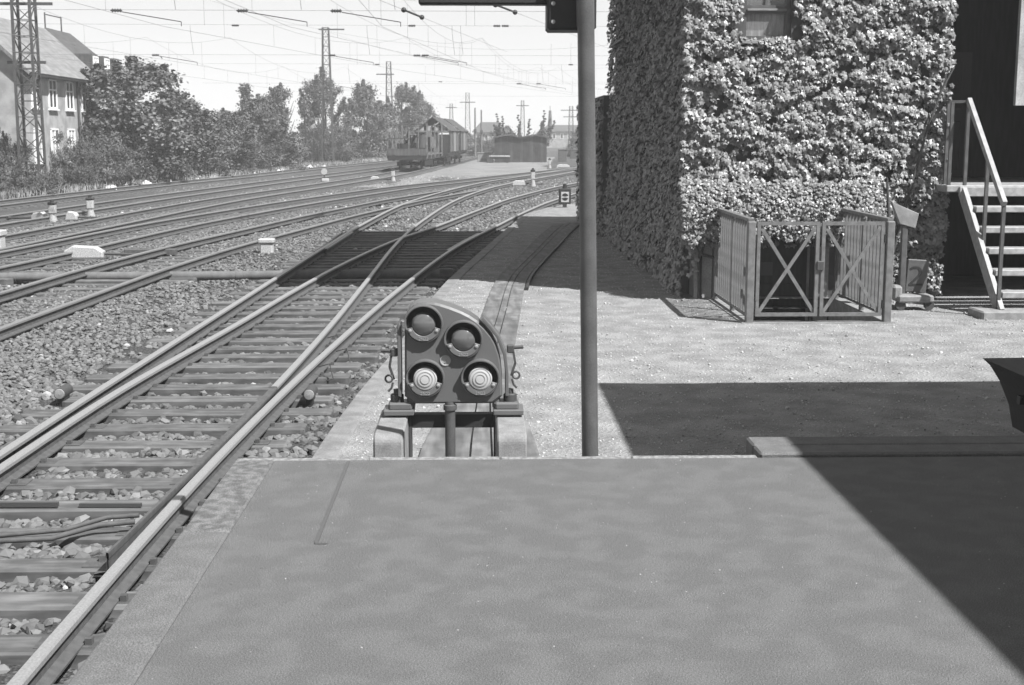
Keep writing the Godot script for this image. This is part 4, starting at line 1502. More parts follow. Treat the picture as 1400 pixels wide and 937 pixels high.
	# two rod insulators with round ends, hung in line with the wires
	for q in [["dumbbell-shaped rod insulator hanging in the wires, the left one of two", Vector3(-1.98, 5.66, -36.0), Vector3(-1.62, 5.72, -38.9)], ["dumbbell-shaped rod insulator in the wires near the pole, the right one of two", Vector3(0.46, 5.80, -36.0), Vector3(1.05, 5.84, -38.6)]]:
		var t := thing("rod_insulator", q[0], "insulator", Vector3.ZERO, "rod insulators in the wires")
		var b := MB.new()
		b.tube([q[1], q[2]], 0.03, 8)
		part("rod", b.mesh(), M.dark_iron, t)
		for p in [q[1], q[2]]:
			b = MB.new()
			b.lathe([Vector2(0, -0.075), Vector2(0.053, -0.053), Vector2(0.075, 0), Vector2(0.053, 0.053), Vector2(0, 0.075)], 10, Transform3D(Basis(), p))
			part("bell", b.mesh(), M.dark_iron, t)
		b = MB.new()
		var d: Vector3 = (q[2] - q[1]).normalized()
		b.tube([q[1], q[1] - d * 26.0], 0.005, 5, false)
		b.tube([q[2], q[2] + d * 24.0], 0.005, 5, false)
		part("wire", b.mesh(), M.wire, t)

# ------------------------------------------------------------------ wagons, shed, yard things
func wagon_base(t: Node3D, L: float, W: float):
	var b := MB.new()
	for sx in [-1.0, 1.0]: b.box(Vector3(sx * (W * 0.5 - 0.2), 0.98, 0), Vector3(0.12, 0.28, L))
	for k in 5: b.box(Vector3(0, 0.97, lerpf(-L * 0.45, L * 0.45, k / 4.0)), Vector3(W - 0.5, 0.22, 0.12))
	for sx in [-1.0, 1.0]:
		b.box(Vector3(sx * (W * 0.5 - 0.5), 0.55, 0), Vector3(0.06, 0.35, L * 0.5))
	part("underframe", b.mesh(), M.dark_iron, t)
	for e in [-1.0, 1.0]:
		b = MB.new()
		b.box(Vector3(0, 0.98, e * L * 0.5), Vector3(W - 0.1, 0.34, 0.14))
		part("headstock", b.mesh(), M.dark_iron, t)
		for sx in [-0.87, 0.87]:
			b = MB.new()
			b.tube([Vector3(sx, 0.98, e * (L * 0.5 + 0.07)), Vector3(sx, 0.98, e * (L * 0.5 + 0.5)), Vector3(sx, 0.98, e * (L * 0.5 + 0.51)), Vector3(sx, 0.98, e * (L * 0.5 + 0.56))], [0.09, 0.07, 0.22, 0.22], 12)
			part("buffer", b.mesh(), M.dark_iron, t)
		for sx in [-0.75, 0.75]:
			b = MB.new()
			var zc: float = e * L * 0.3
			b.lathe([Vector2(0.0, -0.05), Vector2(0.42, -0.05), Vector2(0.42, 0.0), Vector2(0.5, 0.02), Vector2(0.5, 0.07), Vector2(0.3, 0.05), Vector2(0.0, 0.07)], 18, Transform3D(Basis(Vector3(0, 0, 1), PI / 2 * (1.0 if sx < 0 else -1.0)), Vector3(sx, 0.5, zc)))
			part("wheel", b.mesh(), M.dark_iron, t)
			b = MB.new()
			b.box(Vector3(sx * 1.18, 0.52, zc), Vector3(0.22, 0.28, 0.3))
			b.box(Vector3(sx * 1.22, 0.8, zc), Vector3(0.1, 0.1, 1.1))
			part("axle_box", b.mesh(), M.dark_iron, t)
		b = MB.new()
		b.tube([Vector3(-0.9, 0.5, e * L * 0.3), Vector3(0.9, 0.5, e * L * 0.3)], 0.07, 8)
		part("axle", b.mesh(), M.dark_iron, t)

func build_wagons_and_shed():
	var yaw := -0.068
	# flat wagon with stakes and load
	var t := thing("flat_wagon", "flat goods wagon with tall stakes and a mixed scrap load, nearest of the parked wagons", "railway wagon", Vector3(-4.6, -0.15, -98.0), "goods wagons on the siding")
	t.rotation.y = yaw
	wagon_base(t, 11.0, 2.8)
	var b := MB.new()
	b.box(Vector3(0, 1.17, 0), Vector3(2.8, 0.08, 11.2))
	part("floor", b.mesh(), M.wood_wall_light, t)
	for e in [-1.0, 1.0]:
		b = MB.new()
		b.box(Vector3(0, 1.4, e * 5.55), Vector3(2.7, 0.4, 0.06))
		part("end_board", b.mesh(), M.wood_wall_light, t)
		b = MB.new()
		b.bar(Vector3(-1.35, 3.2, e * 5.5), Vector3(1.35, 3.3, e * 5.5), 0.05, 0.06)
		b.bar(Vector3(-1.35, 2.3, e * 5.48), Vector3(0.2, 2.3, e * 5.48), 0.05, 0.06)
		part("end_rail", b.mesh(), M.wood_wall, t)
	for k in 5:
		for sx in [-1.38, 1.38]:
			var z := lerpf(-5.4, 5.4, k / 4.0)
			b = MB.new()
			b.bar(Vector3(sx, 0.95, z), Vector3(sx, 3.25 + 0.15 * sin(k * 3.1 + sx), z), 0.1, 0.1, Vector3.RIGHT)
			part("stake", b.mesh(), M.plank, t)
	for x in [-0.8, 0.1, 0.75]:
		b = MB.new()
		b.bar(Vector3(x, 1.2, 5.45), Vector3(x + 0.05, 3.1, 5.45), 0.08, 0.08, Vector3.RIGHT)
		part("stake", b.mesh(), M.plank, t)
	var heap := thing("scrap_load", "jumble of timber, drums and scrap heaped on the flat wagon", "scrap load", Vector3(-4.6, 1.06, -98.0))
	heap.rotation.y = yaw
	for i in 26:
		b = MB.new()
		var z := rng.randf_range(-4.8, 4.9)
		var c := Vector3(rng.randf_range(-0.9, 0.9), rng.randf_range(0.25, 1.35), z)
		if i % 3 == 0: b.tube([c - Vector3(0, 0.35, 0), c + Vector3(0, 0.35, 0)], 0.3, 12)
		elif i % 3 == 1: b.bbox(c, Vector3(rng.randf_range(0.4, 1.0), rng.randf_range(0.3, 0.9), rng.randf_range(0.5, 1.3)), 0.03, Basis(Vector3.UP, rng.randf()))
		else: b.bar(c - Vector3(0.3, 0.4, 1.1), c + Vector3(0.2, 0.5, 1.0), 0.14, 0.14)
		part(["drum", "crate", "timber"][i % 3], b.mesh(), [M.wood_wall, M.iron, M.dark_iron, M.wood_wall_light][i % 4], heap)
	# two covered wagons
	var proto: Node3D
	for k in 2:
		var at: Vector3 = [Vector3(-3.45, -0.15, -112.5), Vector3(-2.75, -0.15, -122.6)][k]
		var label: String = ["covered goods wagon with a steep board roof and open dark end, behind the stake wagon", "second covered goods wagon, farthest of the parked wagons"][k]
		if k == 1:
			var c := copy(proto, label, at)
			c.rotation.y = yaw
			continue
		proto = thing("covered_wagon", label, "railway wagon", at, "goods wagons on the siding")
		proto.rotation.y = yaw
		wagon_base(proto, 8.6, 2.7)
		for sx in [-1.0, 1.0]:
			for q in [[-2.9, 2.72], [0.0, 2.86], [2.9, 2.72]]:
				b = MB.new()
				b.box(Vector3(sx * (1.36 if q[0] != 0.0 else 1.40), 2.03, q[0]), Vector3(0.06, 1.66, q[1]))
				part("side_board" if q[0] != 0.0 else "door", b.mesh(), M.wood_wall_light if q[0] != 0.0 else M.concrete, proto)
			b = MB.new()
			b.bar(Vector3(0, 3.98, 0), Vector3(sx * 1.5, 2.86, 0), 8.8, 0.06)
			part("roof", b.mesh(), M.wood_wall, proto)
			for z in [-4.3, -1.5, 1.5, 4.3]:
				b = MB.new()
				b.bar(Vector3(sx * 1.43, 1.1, z), Vector3(sx * 1.43, 2.9, z), 0.08, 0.06, Vector3.RIGHT)
				part("side_post", b.mesh(), M.iron, proto)
		for e in [-1.0, 1.0]:
			b = MB.new()
			b.box(Vector3(0, 1.9, e * 4.25), Vector3(2.66, 1.4, 0.06))
			part("end_wall", b.mesh(), M.dark_wood, proto)
			b = MB.new()
			b.bar(Vector3(-1.4, 2.84, e * 4.3), Vector3(1.4, 2.84, e * 4.3), 0.1, 0.14)
			part("end_beam", b.mesh(), M.plank, proto)
			for k2 in 4:
				b = MB.new()
				b.box(Vector3(-0.9 + 0.6 * k2, 3.02 + 0.08 * (k2 % 2), e * 4.1), Vector3(0.35, 0.4, 0.25))
				part("load_sack", b.mesh(), M.plaster, proto)
	# wooden shed
	var s := thing("shed", "low dark wooden shed with a double-gabled roof", "shed", Vector3(4.05, -0.2, -128.0))
	for k in 20:
		b = MB.new()
		var x := -2.42 + 0.2475 * k
		var top := 2.32 + 0.2 * absf(sin((x + 2.5) / 5.0 * TAU))
		b.span(Vector3(x - 0.12, 0.0, -0.02 + 0.004 * (k % 3)), Vector3(x + 0.118, top, 0.03 + 0.012 * (k % 2)))
		part("plank", b.mesh(), [M.wood_dark, M.wood_dark, M.wood_wall, M.wood_dark][(k * 7) % 4], s)
	b = MB.new()
	b.span(Vector3(-2.5, 0.0, -4.0), Vector3(2.5, 2.3, -0.03))
	part("wall", b.mesh(), M.wood_wall, s)
	for g in [-1.25, 1.25]:
		for sg in [-1.0, 1.0]:
			b = MB.new()
			b.bar(Vector3(g, 2.62, -1.95), Vector3(g + sg * 1.42, 2.33, -1.95), 4.5, 0.09)
			part("roof", b.mesh(), M.roofing, s)
	# flat trolley and boxes beside the shed
	var tr := thing("trolley", "low flat trolley with a pale bed parked in front of the shed", "trolley", Vector3(1.95, -0.2, -126.0))
	b = MB.new()
	b.bbox(Vector3(0, 0.62, 0), Vector3(2.0, 0.12, 1.1), 0.02)
	part("bed", b.mesh(), M.plaster, tr)
	for x in [-0.75, 0.75]:
		for z in [-0.45, 0.45]:
			b = MB.new()
			b.lathe([Vector2(0, -0.05), Vector2(0.22, -0.05), Vector2(0.22, 0.05), Vector2(0, 0.05)], 14, Transform3D(Basis(Vector3(1, 0, 0), PI / 2), Vector3(x, 0.22, z)))
			part("wheel", b.mesh(), M.dark_iron, tr)
	b = MB.new()
	b.box(Vector3(0, 0.45, 0), Vector3(1.8, 0.16, 0.8))
	part("frame", b.mesh(), M.iron, tr)
	for q in [["pale storage box left of the trolley by the wagons", Vector3(0.5, -0.2, -130.0), Vector3(1.3, 0.85, 1.0), M.concrete_pale], ["dark storage box on the ground at the trolley's left end", Vector3(1.0, -0.2, -125.4), Vector3(0.5, 0.5, 0.5), M.iron], ["tall grey cabinet standing right of the shed", Vector3(8.3, -0.2, -132.0), Vector3(0.8, 1.15, 0.6), M.paint_grey], ["low dark bin right of the grey cabinet", Vector3(10.8, -0.2, -150.0), Vector3(1.0, 0.9, 0.8), M.iron]]:
		var o := thing("storage_box", q[0], "box", q[1], "boxes about the shed")
		b = MB.new()
		b.bbox(Vector3(0, q[2].y * 0.5, 0), q[2], 0.03)
		part("body", b.mesh(), q[3], o)
		b = MB.new()
		b.bbox(Vector3(0, q[2].y + 0.03, 0), Vector3(q[2].x + 0.1, 0.07, q[2].z + 0.1), 0.015)
		part("lid", b.mesh(), q[3], o)

# ------------------------------------------------------------------ trees and bushes
func crown_mesh(sd: int, kind: String) -> ArrayMesh:
	var r := RandomNumberGenerator.new()
	r.seed = sd
	var blobs := []   # centre, size, leaves
	var nb: int = {"tree": 75, "bush": 60, "poplar": 40, "spiky": 34}[kind]
	var lobes := []
	for i in 6: lobes.append([r.randf() * TAU, r.randf_range(0.75, 1.2), r.randf_range(-0.12, 0.14)])
	for i in nb:
		var a := r.randf() * TAU
		if kind == "tree":
			var q: Array = lobes[i % 6]
			a = q[0] + r.randfn(0, 0.5)
			var y = r.randf_range(0.08, 0.92) + q[2] * 0.6
			var rad: float = 0.36 * q[1] * sqrt(clampf(1.0 - pow((y - 0.4) / 0.58, 2.0), 0.03, 1.0)) * sqrt(r.randf())
			blobs.append([Vector3(cos(a) * rad, clampf(y, 0.05, 0.97), sin(a) * rad), r.randf_range(0.035, 0.09)])
		elif kind == "bush":
			var q: Array = lobes[i % 6]
			var rad := 0.55 * sqrt(r.randf())
			var top: float = (0.9 + q[2]) * sqrt(clampf(1.0 - pow(rad / 0.66, 2.0), 0.05, 1.0))
			blobs.append([Vector3(cos(a) * rad, r.randf_range(0.04, top), sin(a) * rad), r.randf_range(0.05, 0.11)])
		elif kind == "poplar":
			var y := float(i) / nb * 0.9 + 0.05
			var w := 0.1 * sin(clampf(y * 1.15 + 0.18, 0.0, 1.0) * PI) + 0.012
			blobs.append([Vector3(cos(a) * w * 0.6, y, sin(a) * w * 0.6), 0.03 + w * 0.3])
		else:
			if i < 22:
				blobs.append([Vector3(cos(a) * 0.5 * sqrt(r.randf()), r.randf_range(0.03, 0.5), sin(a) * 0.35), r.randf_range(0.06, 0.1)])
			else:
				var o := Vector3(cos(a) * 0.42, 0.3, sin(a) * 0.3)
				var tip := o * 1.15 + Vector3(r.randfn(0, 0.04), r.randf_range(0.3, 0.68), 0)
				for k in 14: blobs.append([o.lerp(tip, k / 13.0) + Vector3(r.randfn(), 0, r.randfn()) * 0.012, 0.026 - 0.0012 * k])
	# thin sprays that break the outline
	if kind != "poplar":
		for i in 26:
			var bl: Array = blobs[r.randi() % nb]
			var d := (Vector3(bl[0].x, maxf(0.0, bl[0].y - 0.3) + 0.25, bl[0].z) + Vector3(r.randfn(), r.randfn(), r.randfn()) * 0.1).normalized()
			for k in 3: blobs.append([bl[0] + d * (0.05 + 0.035 * k) , 0.022 - 0.004 * k])
	var V := PackedVector3Array()
	var N := PackedVector3Array()
	var C := PackedColorArray()
	for bl in blobs:
		var tone := clampf(r.randfn(0.092, 0.025), 0.045, 0.16)
		var cnt := int(70.0 + 14000.0 * bl[1] * bl[1] + 1100.0 * bl[1])
		for i in cnt:
			var d := Vector3(r.randfn(), r.randfn() * 0.8, r.randfn())
			var p: Vector3 = bl[0] + d * bl[1] * 0.62
			if p.y < 0.0: continue
			var s := r.randf_range(0.007, 0.017)
			var n := (d.normalized() * 0.6 + Vector3(r.randfn(), r.randfn() + 0.5, r.randfn()) * 0.6).normalized()
			var u := n.cross(Vector3(r.randfn(), r.randfn(), r.randfn())).normalized() * s
			var v := n.cross(u).normalized() * s * 0.75
			for q in [p - u, p + v, p + u, p - u, p + u, p - v]:
				V.append(q)
				N.append(n)
			var t := tone * r.randf_range(0.75, 1.3)
			for q in 6: C.append(Color(t, t, t))
	var arr := []
	arr.resize(Mesh.ARRAY_MAX)
	arr[Mesh.ARRAY_VERTEX] = V
	arr[Mesh.ARRAY_NORMAL] = N
	arr[Mesh.ARRAY_COLOR] = C
	var m := ArrayMesh.new()
	m.add_surface_from_arrays(Mesh.PRIMITIVE_TRIANGLES, arr)
	return m

func trunk_mesh(sd: int, bushy: bool, slim := false) -> ArrayMesh:
	var r := RandomNumberGenerator.new()
	r.seed = sd
	var b := MB.new()
	var top := 0.5 if bushy else 0.82
	if not bushy: b.tube([Vector3(0, -0.03, 0), Vector3(0.01, 0.2, 0), Vector3(-0.01, 0.5, 0.01), Vector3(0.01, top, 0)], [0.032, 0.024, 0.016, 0.005], 8)
	for i in (2 if slim else 9):
		var a := r.randf() * TAU
		var y := -0.02 if bushy else r.randf_range(0.15, 0.6)
		var d := Vector3(cos(a), 0, sin(a))
		b.tube([Vector3(0, y, 0), Vector3(0, y + 0.12, 0) + d * 0.07, Vector3(0, y + 0.28, 0) + d * 0.13], [0.009, 0.006, 0.002], 6)
	return b.mesh()

func build_trees():
	rng.seed = 23
	var cr := {}
	var tk := {}
	for k in ["tree", "bush", "poplar", "spiky"]:
		for v in 3:
			if k == "poplar" and v > 0: continue
			if k == "spiky" and v > 0: continue
			cr["%s%d" % [k, v]] = crown_mesh(10 + v * 7 + k.length(), k)
			tk["%s%d" % [k, v]] = trunk_mesh(40 + v + k.length(), k != "tree" and k != "poplar", k == "poplar")
	var list := [
		["bush0", "low bush just right of the near lattice mast's foot", -20.4, -58.0, 3.2, 1.25],
		["bush1", "rounded bush under the windows of the plastered house", -18.9, -63.0, 3.3, 1.2],
		["bush2", "low shrub left of the near lattice mast", -22.6, -57.0, 2.4, 1.3],
		["tree0", "largest bushy tree, right of the plastered house", -18.3, -71.0, 6.6, 3.9],
		["tree1", "broad tree beside the largest one, sloping down to the right", -17.8, -77.0, 4.9, 2.9],
		["tree2", "tree half hiding the house with the dark roof", -19.6, -74.0, 4.3, 1.6],
		["bush1", "wide bush in front of the largest tree", -18.6, -68.0, 3.6, 2.6],
		["bush2", "spreading low bush right of the wide one, at the track's edge", -17.9, -74.5, 2.9, 2.3],
		["tree1", "grey-leaved tree left of the slim poplar", -16.6, -86.0, 4.0, 2.5],
		["tree2", "round tree in front of the slim poplar", -15.4, -92.0, 4.4, 2.4],
		["bush0", "dark bush between the poplar and the middle lattice mast", -16.4, -86.0, 2.9, 2.0],
		["poplar0", "slim pointed poplar standing above the bushes", -22.5, -130.0, 7.9, 1.0],
		["tree0", "tree just left of the middle lattice mast", -16.8, -106.0, 5.8, 2.4],
		["tree2", "tall tree behind the middle lattice mast", -13.9, -121.0, 7.9, 2.6],
		["bush1", "big bush close behind the foot of the middle lattice mast", -13.6, -121.5, 4.8, 2.8],
		["tree1", "tall tree between the two lattice masts", -11.7, -140.0, 7.7, 3.3],
		["tree0", "tree rising behind the left end of the flat wagon", -9.2, -160.0, 8.8, 3.0],
		["bush2", "bush just left of the flat wagon", -10.6, -150.0, 5.4, 3.0],
		["bush0", "bush filling the gap right of the plastered house's corner", -18.4, -65.0, 3.0, 1.8],
		["bush1", "leafy bush at the bank below the grey-leaved tree", -17.0, -79.0, 3.4, 2.3],
		["tree2", "dense tree behind the spreading low bush", -17.2, -80.0, 4.3, 2.6],
		["bush2", "bush at the bank right of the dark one, before the round tree", -15.8, -91.0, 3.5, 2.1],
		["tree1", "medium tree left of the middle lattice mast, behind the rubble bank", -14.8, -98.0, 4.0, 2.6],
		["bush0", "bush on the bank just left of the middle lattice mast", -16.0, -104.0, 3.4, 2.0],
		["bush1", "tall bush between the middle lattice mast and the flat wagon", -12.6, -119.0, 4.5, 2.3],
		["tree0", "full tree right behind the slim lattice mast's left side", -10.7, -142.0, 6.2, 3.0],
		["tree1", "bushy tree in the second row, left of the middle lattice mast", -16.2, -112.0, 6.4, 2.7],
		["bush2", "low shrub hiding the foot of the near lattice mast", -18.6, -55.3, 1.7, 1.3],
		["tree2", "tree close behind the wagons, left of the covered one", -7.3, -175.0, 7.2, 3.0],
		["bush0", "bush along the track left of the middle lattice mast", -15.2, -98.0, 3.2, 2.0],
		["bush1", "far bush between the wagons and the shed", 0.3, -170.0, 3.7, 3.0],
		["spiky0", "straggly bush with upright shoots growing behind the shed", 5.0, -146.0, 5.4, 2.9],
		["bush2", "far rounded bush behind the shed's left corner", 3.2, -165.0, 3.6, 2.4],
		["bush0", "dark bush at the far right, next to the tall pole", 12.6, -160.0, 3.4, 2.2],
		["tree1", "far tree at the right, half hidden by the tall pole", 15.4, -190.0, 4.2, 2.4]]
	for q in list:
		var k: String = q[0]
		var t := thing({"b": "bush", "t": "tree", "p": "poplar_tree", "s": "bush"}[k[0]], q[1], "tree" if k[0] in ["t", "p"] else "bush", Vector3(q[2], -0.25, q[3]), "trees and bushes beyond the tracks")
		var wide: float = {"b": 0.62, "t": 0.42, "p": 0.085, "s": 0.5}[k[0]]
		part("crown", cr[k], M.crown, t)
		part("trunk", tk[k], M.bark, t)
		t.rotation.y = rng.randf() * TAU
		t.scale = Vector3(q[5] / wide, q[4], q[5] / wide)

# ------------------------------------------------------------------ dwarf signal
func arc_strip(r0: float, r1: float, a0: float, a1: float, n := 18) -> PackedVector2Array:
	var p := PackedVector2Array()
	for i in n + 1:
		var a := lerpf(a0, a1, float(i) / n)
		p.append(Vector2(cos(a), sin(a)) * r1)
	for i in n + 1:
		var a := lerpf(a1, a0, float(i) / n)
		p.append(Vector2(cos(a), sin(a)) * r0)
	return p

func raised_text(s: String, size: float, depth: float) -> TextMesh:
	var t := TextMesh.new()
	var f := SystemFont.new()
	f.font_names = PackedStringArray(["Droid Sans"])
	t.font = f
	t.text = s
	t.font_size = 32
	t.pixel_size = size / 32.0
	t.depth = depth
	return t

func build_dwarf_signal():
	var t := thing("dwarf_signal", "grey cast dwarf signal with four round lamps, on two concrete feet", "railway signal")
	var zf := -8.05
	# body
	var ctrl := [Vector2(0.14, 0.755), Vector2(0.138, 0.9), Vector2(0.124, 1.016), Vector2(0.078, 1.13), Vector2(-0.012, 1.228), Vector2(-0.113, 1.288), Vector2(-0.24, 1.334), Vector2(-0.3, 1.345), Vector2(-0.35, 1.346), Vector2(-0.405, 1.33), Vector2(-0.446, 1.288), Vector2(-0.462, 1.235), Vector2(-0.467, 0.755)]
	var poly := PackedVector2Array([Vector2(-0.405, 0.708), Vector2(0.078, 0.708)])
	for i in ctrl.size():
		poly.append(ctrl[i])
		if i > 0 and i < ctrl.size() - 3 and i + 2 < ctrl.size():
			var p: Vector2 = ctrl[i].cubic_interpolate(ctrl[i + 1], ctrl[i - 1], ctrl[i + 2], 0.5)
			poly.append(p)
	var b := MB.new()
	b.prism(poly, 0.24, Transform3D(Basis(), Vector3(0, 0, zf)), 0.014)
	part("body", b.mesh(), M.paint_signal, t)
	# lamps
	var lamps := [[-0.344, 1.214, false], [-0.100, 1.116, false], [-0.337, 0.872, true], [0.004, 0.873, true]]
	for q in lamps:
		var c := Vector3(q[0], q[1], zf)
		var toward := Transform3D(Basis(Vector3(1, 0, 0), PI / 2), c)   # lathe axis towards the viewer
		b = MB.new()
		b.lathe([Vector2(0.121, 0.0), Vector2(0.119, 0.03), Vector2(0.113, 0.036), Vector2(0.108, 0.03), Vector2(0.106, 0.003), Vector2(0.0, 0.002)], 40, toward)
		var ring := part("lamp", b.mesh(), M.paint_signal, t)
		# hood: a shell over the upper part, cut back towards its ends
		b = MB.new()
		var n := 30
		for i in n:
			var a0 := lerpf(deg_to_rad(-12), deg_to_rad(192), float(i) / n)
			var a1 := lerpf(deg_to_rad(-12), deg_to_rad(192), float(i + 1) / n)
			var d0 := 0.034 + 0.028 * pow(clampf(sin((a0 + deg_to_rad(12)) / deg_to_rad(204) * PI), 0.0, 1.0), 0.55)
			var d1 := 0.034 + 0.028 * pow(clampf(sin((a1 + deg_to_rad(12)) / deg_to_rad(204) * PI), 0.0, 1.0), 0.55)
			var o0 := Vector3(cos(a0), sin(a0), 0)
			var o1 := Vector3(cos(a1), sin(a1), 0)
			var k := 0.0
			for rr in [[0.1185, 1.0], [0.112, -1.0]]:
				var p0: Vector3 = c + o0 * rr[0]
				var p1: Vector3 = c + o1 * rr[0]
				b.tri(p0, p1, p1 + Vector3(0, 0, d1), o0 * rr[1], o1 * rr[1], o1 * rr[1])
				b.tri(p0, p1 + Vector3(0, 0, d1), p0 + Vector3(0, 0, d0), o0 * rr[1], o1 * rr[1], o0 * rr[1])
			b.quad(c + o0 * 0.112 + Vector3(0, 0, d0), c + o1 * 0.112 + Vector3(0, 0, d1), c + o1 * 0.1185 + Vector3(0, 0, d1), c + o0 * 0.1185 + Vector3(0, 0, d0), Vector3(0, 0, 1))
		part("hood", b.mesh(), M.paint_signal, ring)
		# dark throat behind the lens
		b = MB.new()
		b.lathe([Vector2(0.105, 0.004), Vector2(0.0, 0.006)], 32, toward)
		part("throat", b.mesh(), M.black, ring)
		# lower crescent with screws and raised marks
		b = MB.new()
		b.prism(arc_strip(0.073, 0.107, deg_to_rad(196), deg_to_rad(344), 24), 0.03, Transform3D(Basis(), c + Vector3(0, 0, 0.04)), 0.003)
		part("bezel", b.mesh(), M.paint_signal_light, ring)
		for a in [205.0, 335.0]:
			b = MB.new()
			var s := c + Vector3(cos(deg_to_rad(a)), sin(deg_to_rad(a)), 0) * 0.09 + Vector3(0, 0, 0.04)
			b.lathe([Vector2(0.0105, 0.0), Vector2(0.0105, 0.007), Vector2(0.0, 0.01)], 6, Transform3D(Basis(Vector3(1, 0, 0), PI / 2), s))
			part("screw", b.mesh(), M.signal_letter, ring)
		var tx := part("mark", raised_text("2N22", 0.026, 0.004), M.signal_letter, ring, c + Vector3(0, -0.092, 0.041))
		tx.scale = Vector3(1.0, 0.9, 1.0)
		# the lens
		b = MB.new()
		if q[2]:
			var prof := []
			prof.append(Vector2(0.075, 0.004))
			for i in 9:
				var r := 0.073 * cos(PI / 2 * i / 8.0)
				prof.append(Vector2(r, 0.034 + 0.016 * sin(PI / 2 * i / 8.0)))
			for rr in [0.064, 0.046, 0.028]:
				var hh := 0.034 + 0.016 * sqrt(1.0 - pow(rr / 0.073, 2.0))
				var rb := MB.new()
				rb.lathe([Vector2(rr + 0.003, hh - 0.002), Vector2(rr + 0.002, hh + 0.0025), Vector2(rr - 0.002, hh + 0.003), Vector2(rr - 0.003, hh - 0.001)], 36, toward)
				part("lens_ring", rb.mesh(), M.lens_ring, ring)
			b.lathe(prof, 40, toward)
			part("lens", b.mesh(), M.lens_white, ring)
		else:
			var prof := []
			for i in 10:
				var a := PI / 2 * i / 9.0
				prof.append(Vector2(0.077 * cos(a), 0.012 + 0.045 * sin(a)))
			b.lathe(prof, 36, toward)
			part("lens", b.mesh(), M.lens_dark, ring)
	# maker's roundel
	b = MB.new()
	b.lathe([Vector2(0.034, 0.0), Vector2(0.034, 0.005), Vector2(0.029, 0.006), Vector2(0.027, 0.003), Vector2(0.0, 0.003)], 24, Transform3D(Basis(Vector3(1, 0, 0), PI / 2), Vector3(-0.212, 0.982, zf)))
	b.bbox(Vector3(-0.214, 0.985, zf + 0.004), Vector3(0.012, 0.034, 0.006), 0.002, Basis(Vector3(0, 0, 1), 0.4))
	b.bbox(Vector3(-0.207, 0.973, zf + 0.004), Vector3(0.026, 0.01, 0.006), 0.002, Basis(Vector3(0, 0, 1), 0.4))
	b.bbox(Vector3(-0.205, 0.995, zf + 0.004), Vector3(0.018, 0.009, 0.006), 0.002, Basis(Vector3(0, 0, 1), -0.5))
	part("emblem", b.mesh(), M.signal_letter, t)
	# side cover edges
	var lf := PackedVector2Array([Vector2(-0.508, 0.76), Vector2(-0.488, 0.752), Vector2(-0.488, 1.205), Vector2(-0.498, 1.22), Vector2(-0.508, 1.205)])
	b = MB.new()
	b.prism(lf, 0.17, Transform3D(Basis(), Vector3(0, 0, zf + 0.01)), 0.004)
	part("side_cover", b.mesh(), M.paint_signal, t)
	var mid := [Vector2(0.168, 0.757), Vector2(0.168, 0.9), Vector2(0.155, 1.02), Vector2(0.112, 1.13), Vector2(0.062, 1.195), Vector2(0.016, 1.245)]
	var rp := PackedVector2Array()
	for i in mid.size():
		var d: Vector2 = (mid[mini(i + 1, mid.size() - 1)] - mid[maxi(i - 1, 0)]).normalized()
		rp.append(mid[i] + Vector2(d.y, -d.x) * 0.012)
	for i in range(mid.size() - 1, -1, -1):
		var d: Vector2 = (mid[mini(i + 1, mid.size() - 1)] - mid[maxi(i - 1, 0)]).normalized()
		rp.append(mid[i] - Vector2(d.y, -d.x) * 0.009)
	b = MB.new()
	b.prism(rp, 0.17, Transform3D(Basis(), Vector3(0, 0, zf + 0.01)), 0.004)
	part("side_cover", b.mesh(), M.paint_signal, t)
	# hook latches
	for q in [[-0.51, 1.03, -1.0], [0.172, 1.05, 1.0]]:
		var x: float = q[0]
		var y: float = q[1]
		var s: float = q[2]
		b = MB.new()
		b.bbox(Vector3(x + s * 0.02, y, zf - 0.03), Vector3(0.045, 0.05, 0.04), 0.006)
		b.tube([Vector3(x, y + 0.005, zf - 0.03), Vector3(x + s * 0.1, y + 0.01, zf - 0.03)], 0.011, 8)
		b.bar(Vector3(x + s * 0.035, y, zf - 0.03), Vector3(x + s * 0.05, y - 0.09, zf - 0.03), 0.026, 0.014)
		b.bar(Vector3(x + s * 0.05, y - 0.09, zf - 0.03), Vector3(x + s * 0.025, y - 0.17, zf - 0.03), 0.022, 0.014)
		var ringp := []
		for i in 15:
			var a := TAU * i / 14.0
			ringp.append(Vector3(x + s * 0.055 + 0.022 * cos(a), y - 0.165 + 0.022 * sin(a), zf - 0.02))
		b.tube(ringp, 0.007, 6, false)
		b.tube([Vector3(x + s * 0.03, y - 0.19, zf - 0.02), Vector3(x + s * 0.04, y - 0.225, zf - 0.02), Vector3(x + s * 0.06, y - 0.245, zf - 0.02)], 0.008, 6)
		part("latch", b.mesh(), M.iron, t)
	# bolted flanges
	for q in [[-0.505, -1.0], [0.178, 1.0]]:
		var x: float = q[0]
		b = MB.new()
		b.bbox(Vector3(x, 0.655, zf - 0.07), Vector3(0.19, 0.035, 0.2), 0.006)
		b.bbox(Vector3(x - q[1] * 0.01, 0.69, zf - 0.07), Vector3(0.15, 0.05, 0.15), 0.012)
		b.bbox(Vector3(x - q[1] * 0.075, 0.72, zf - 0.07), Vector3(0.05, 0.1, 0.1), 0.012)
		var fl := part("flange", b.mesh(), M.paint_signal, t)
		b = MB.new()
		b.lathe([Vector2(0.042, 0), Vector2(0.042, 0.045), Vector2(0.034, 0.052), Vector2(0.0, 0.052)], 6, Transform3D(Basis(), Vector3(x + q[1] * 0.012, 0.713, zf - 0.05)))
		b.lathe([Vector2(0.022, 0.05), Vector2(0.022, 0.08), Vector2(0.0, 0.085)], 10, Transform3D(Basis(), Vector3(x + q[1] * 0.012, 0.713, zf - 0.05)))
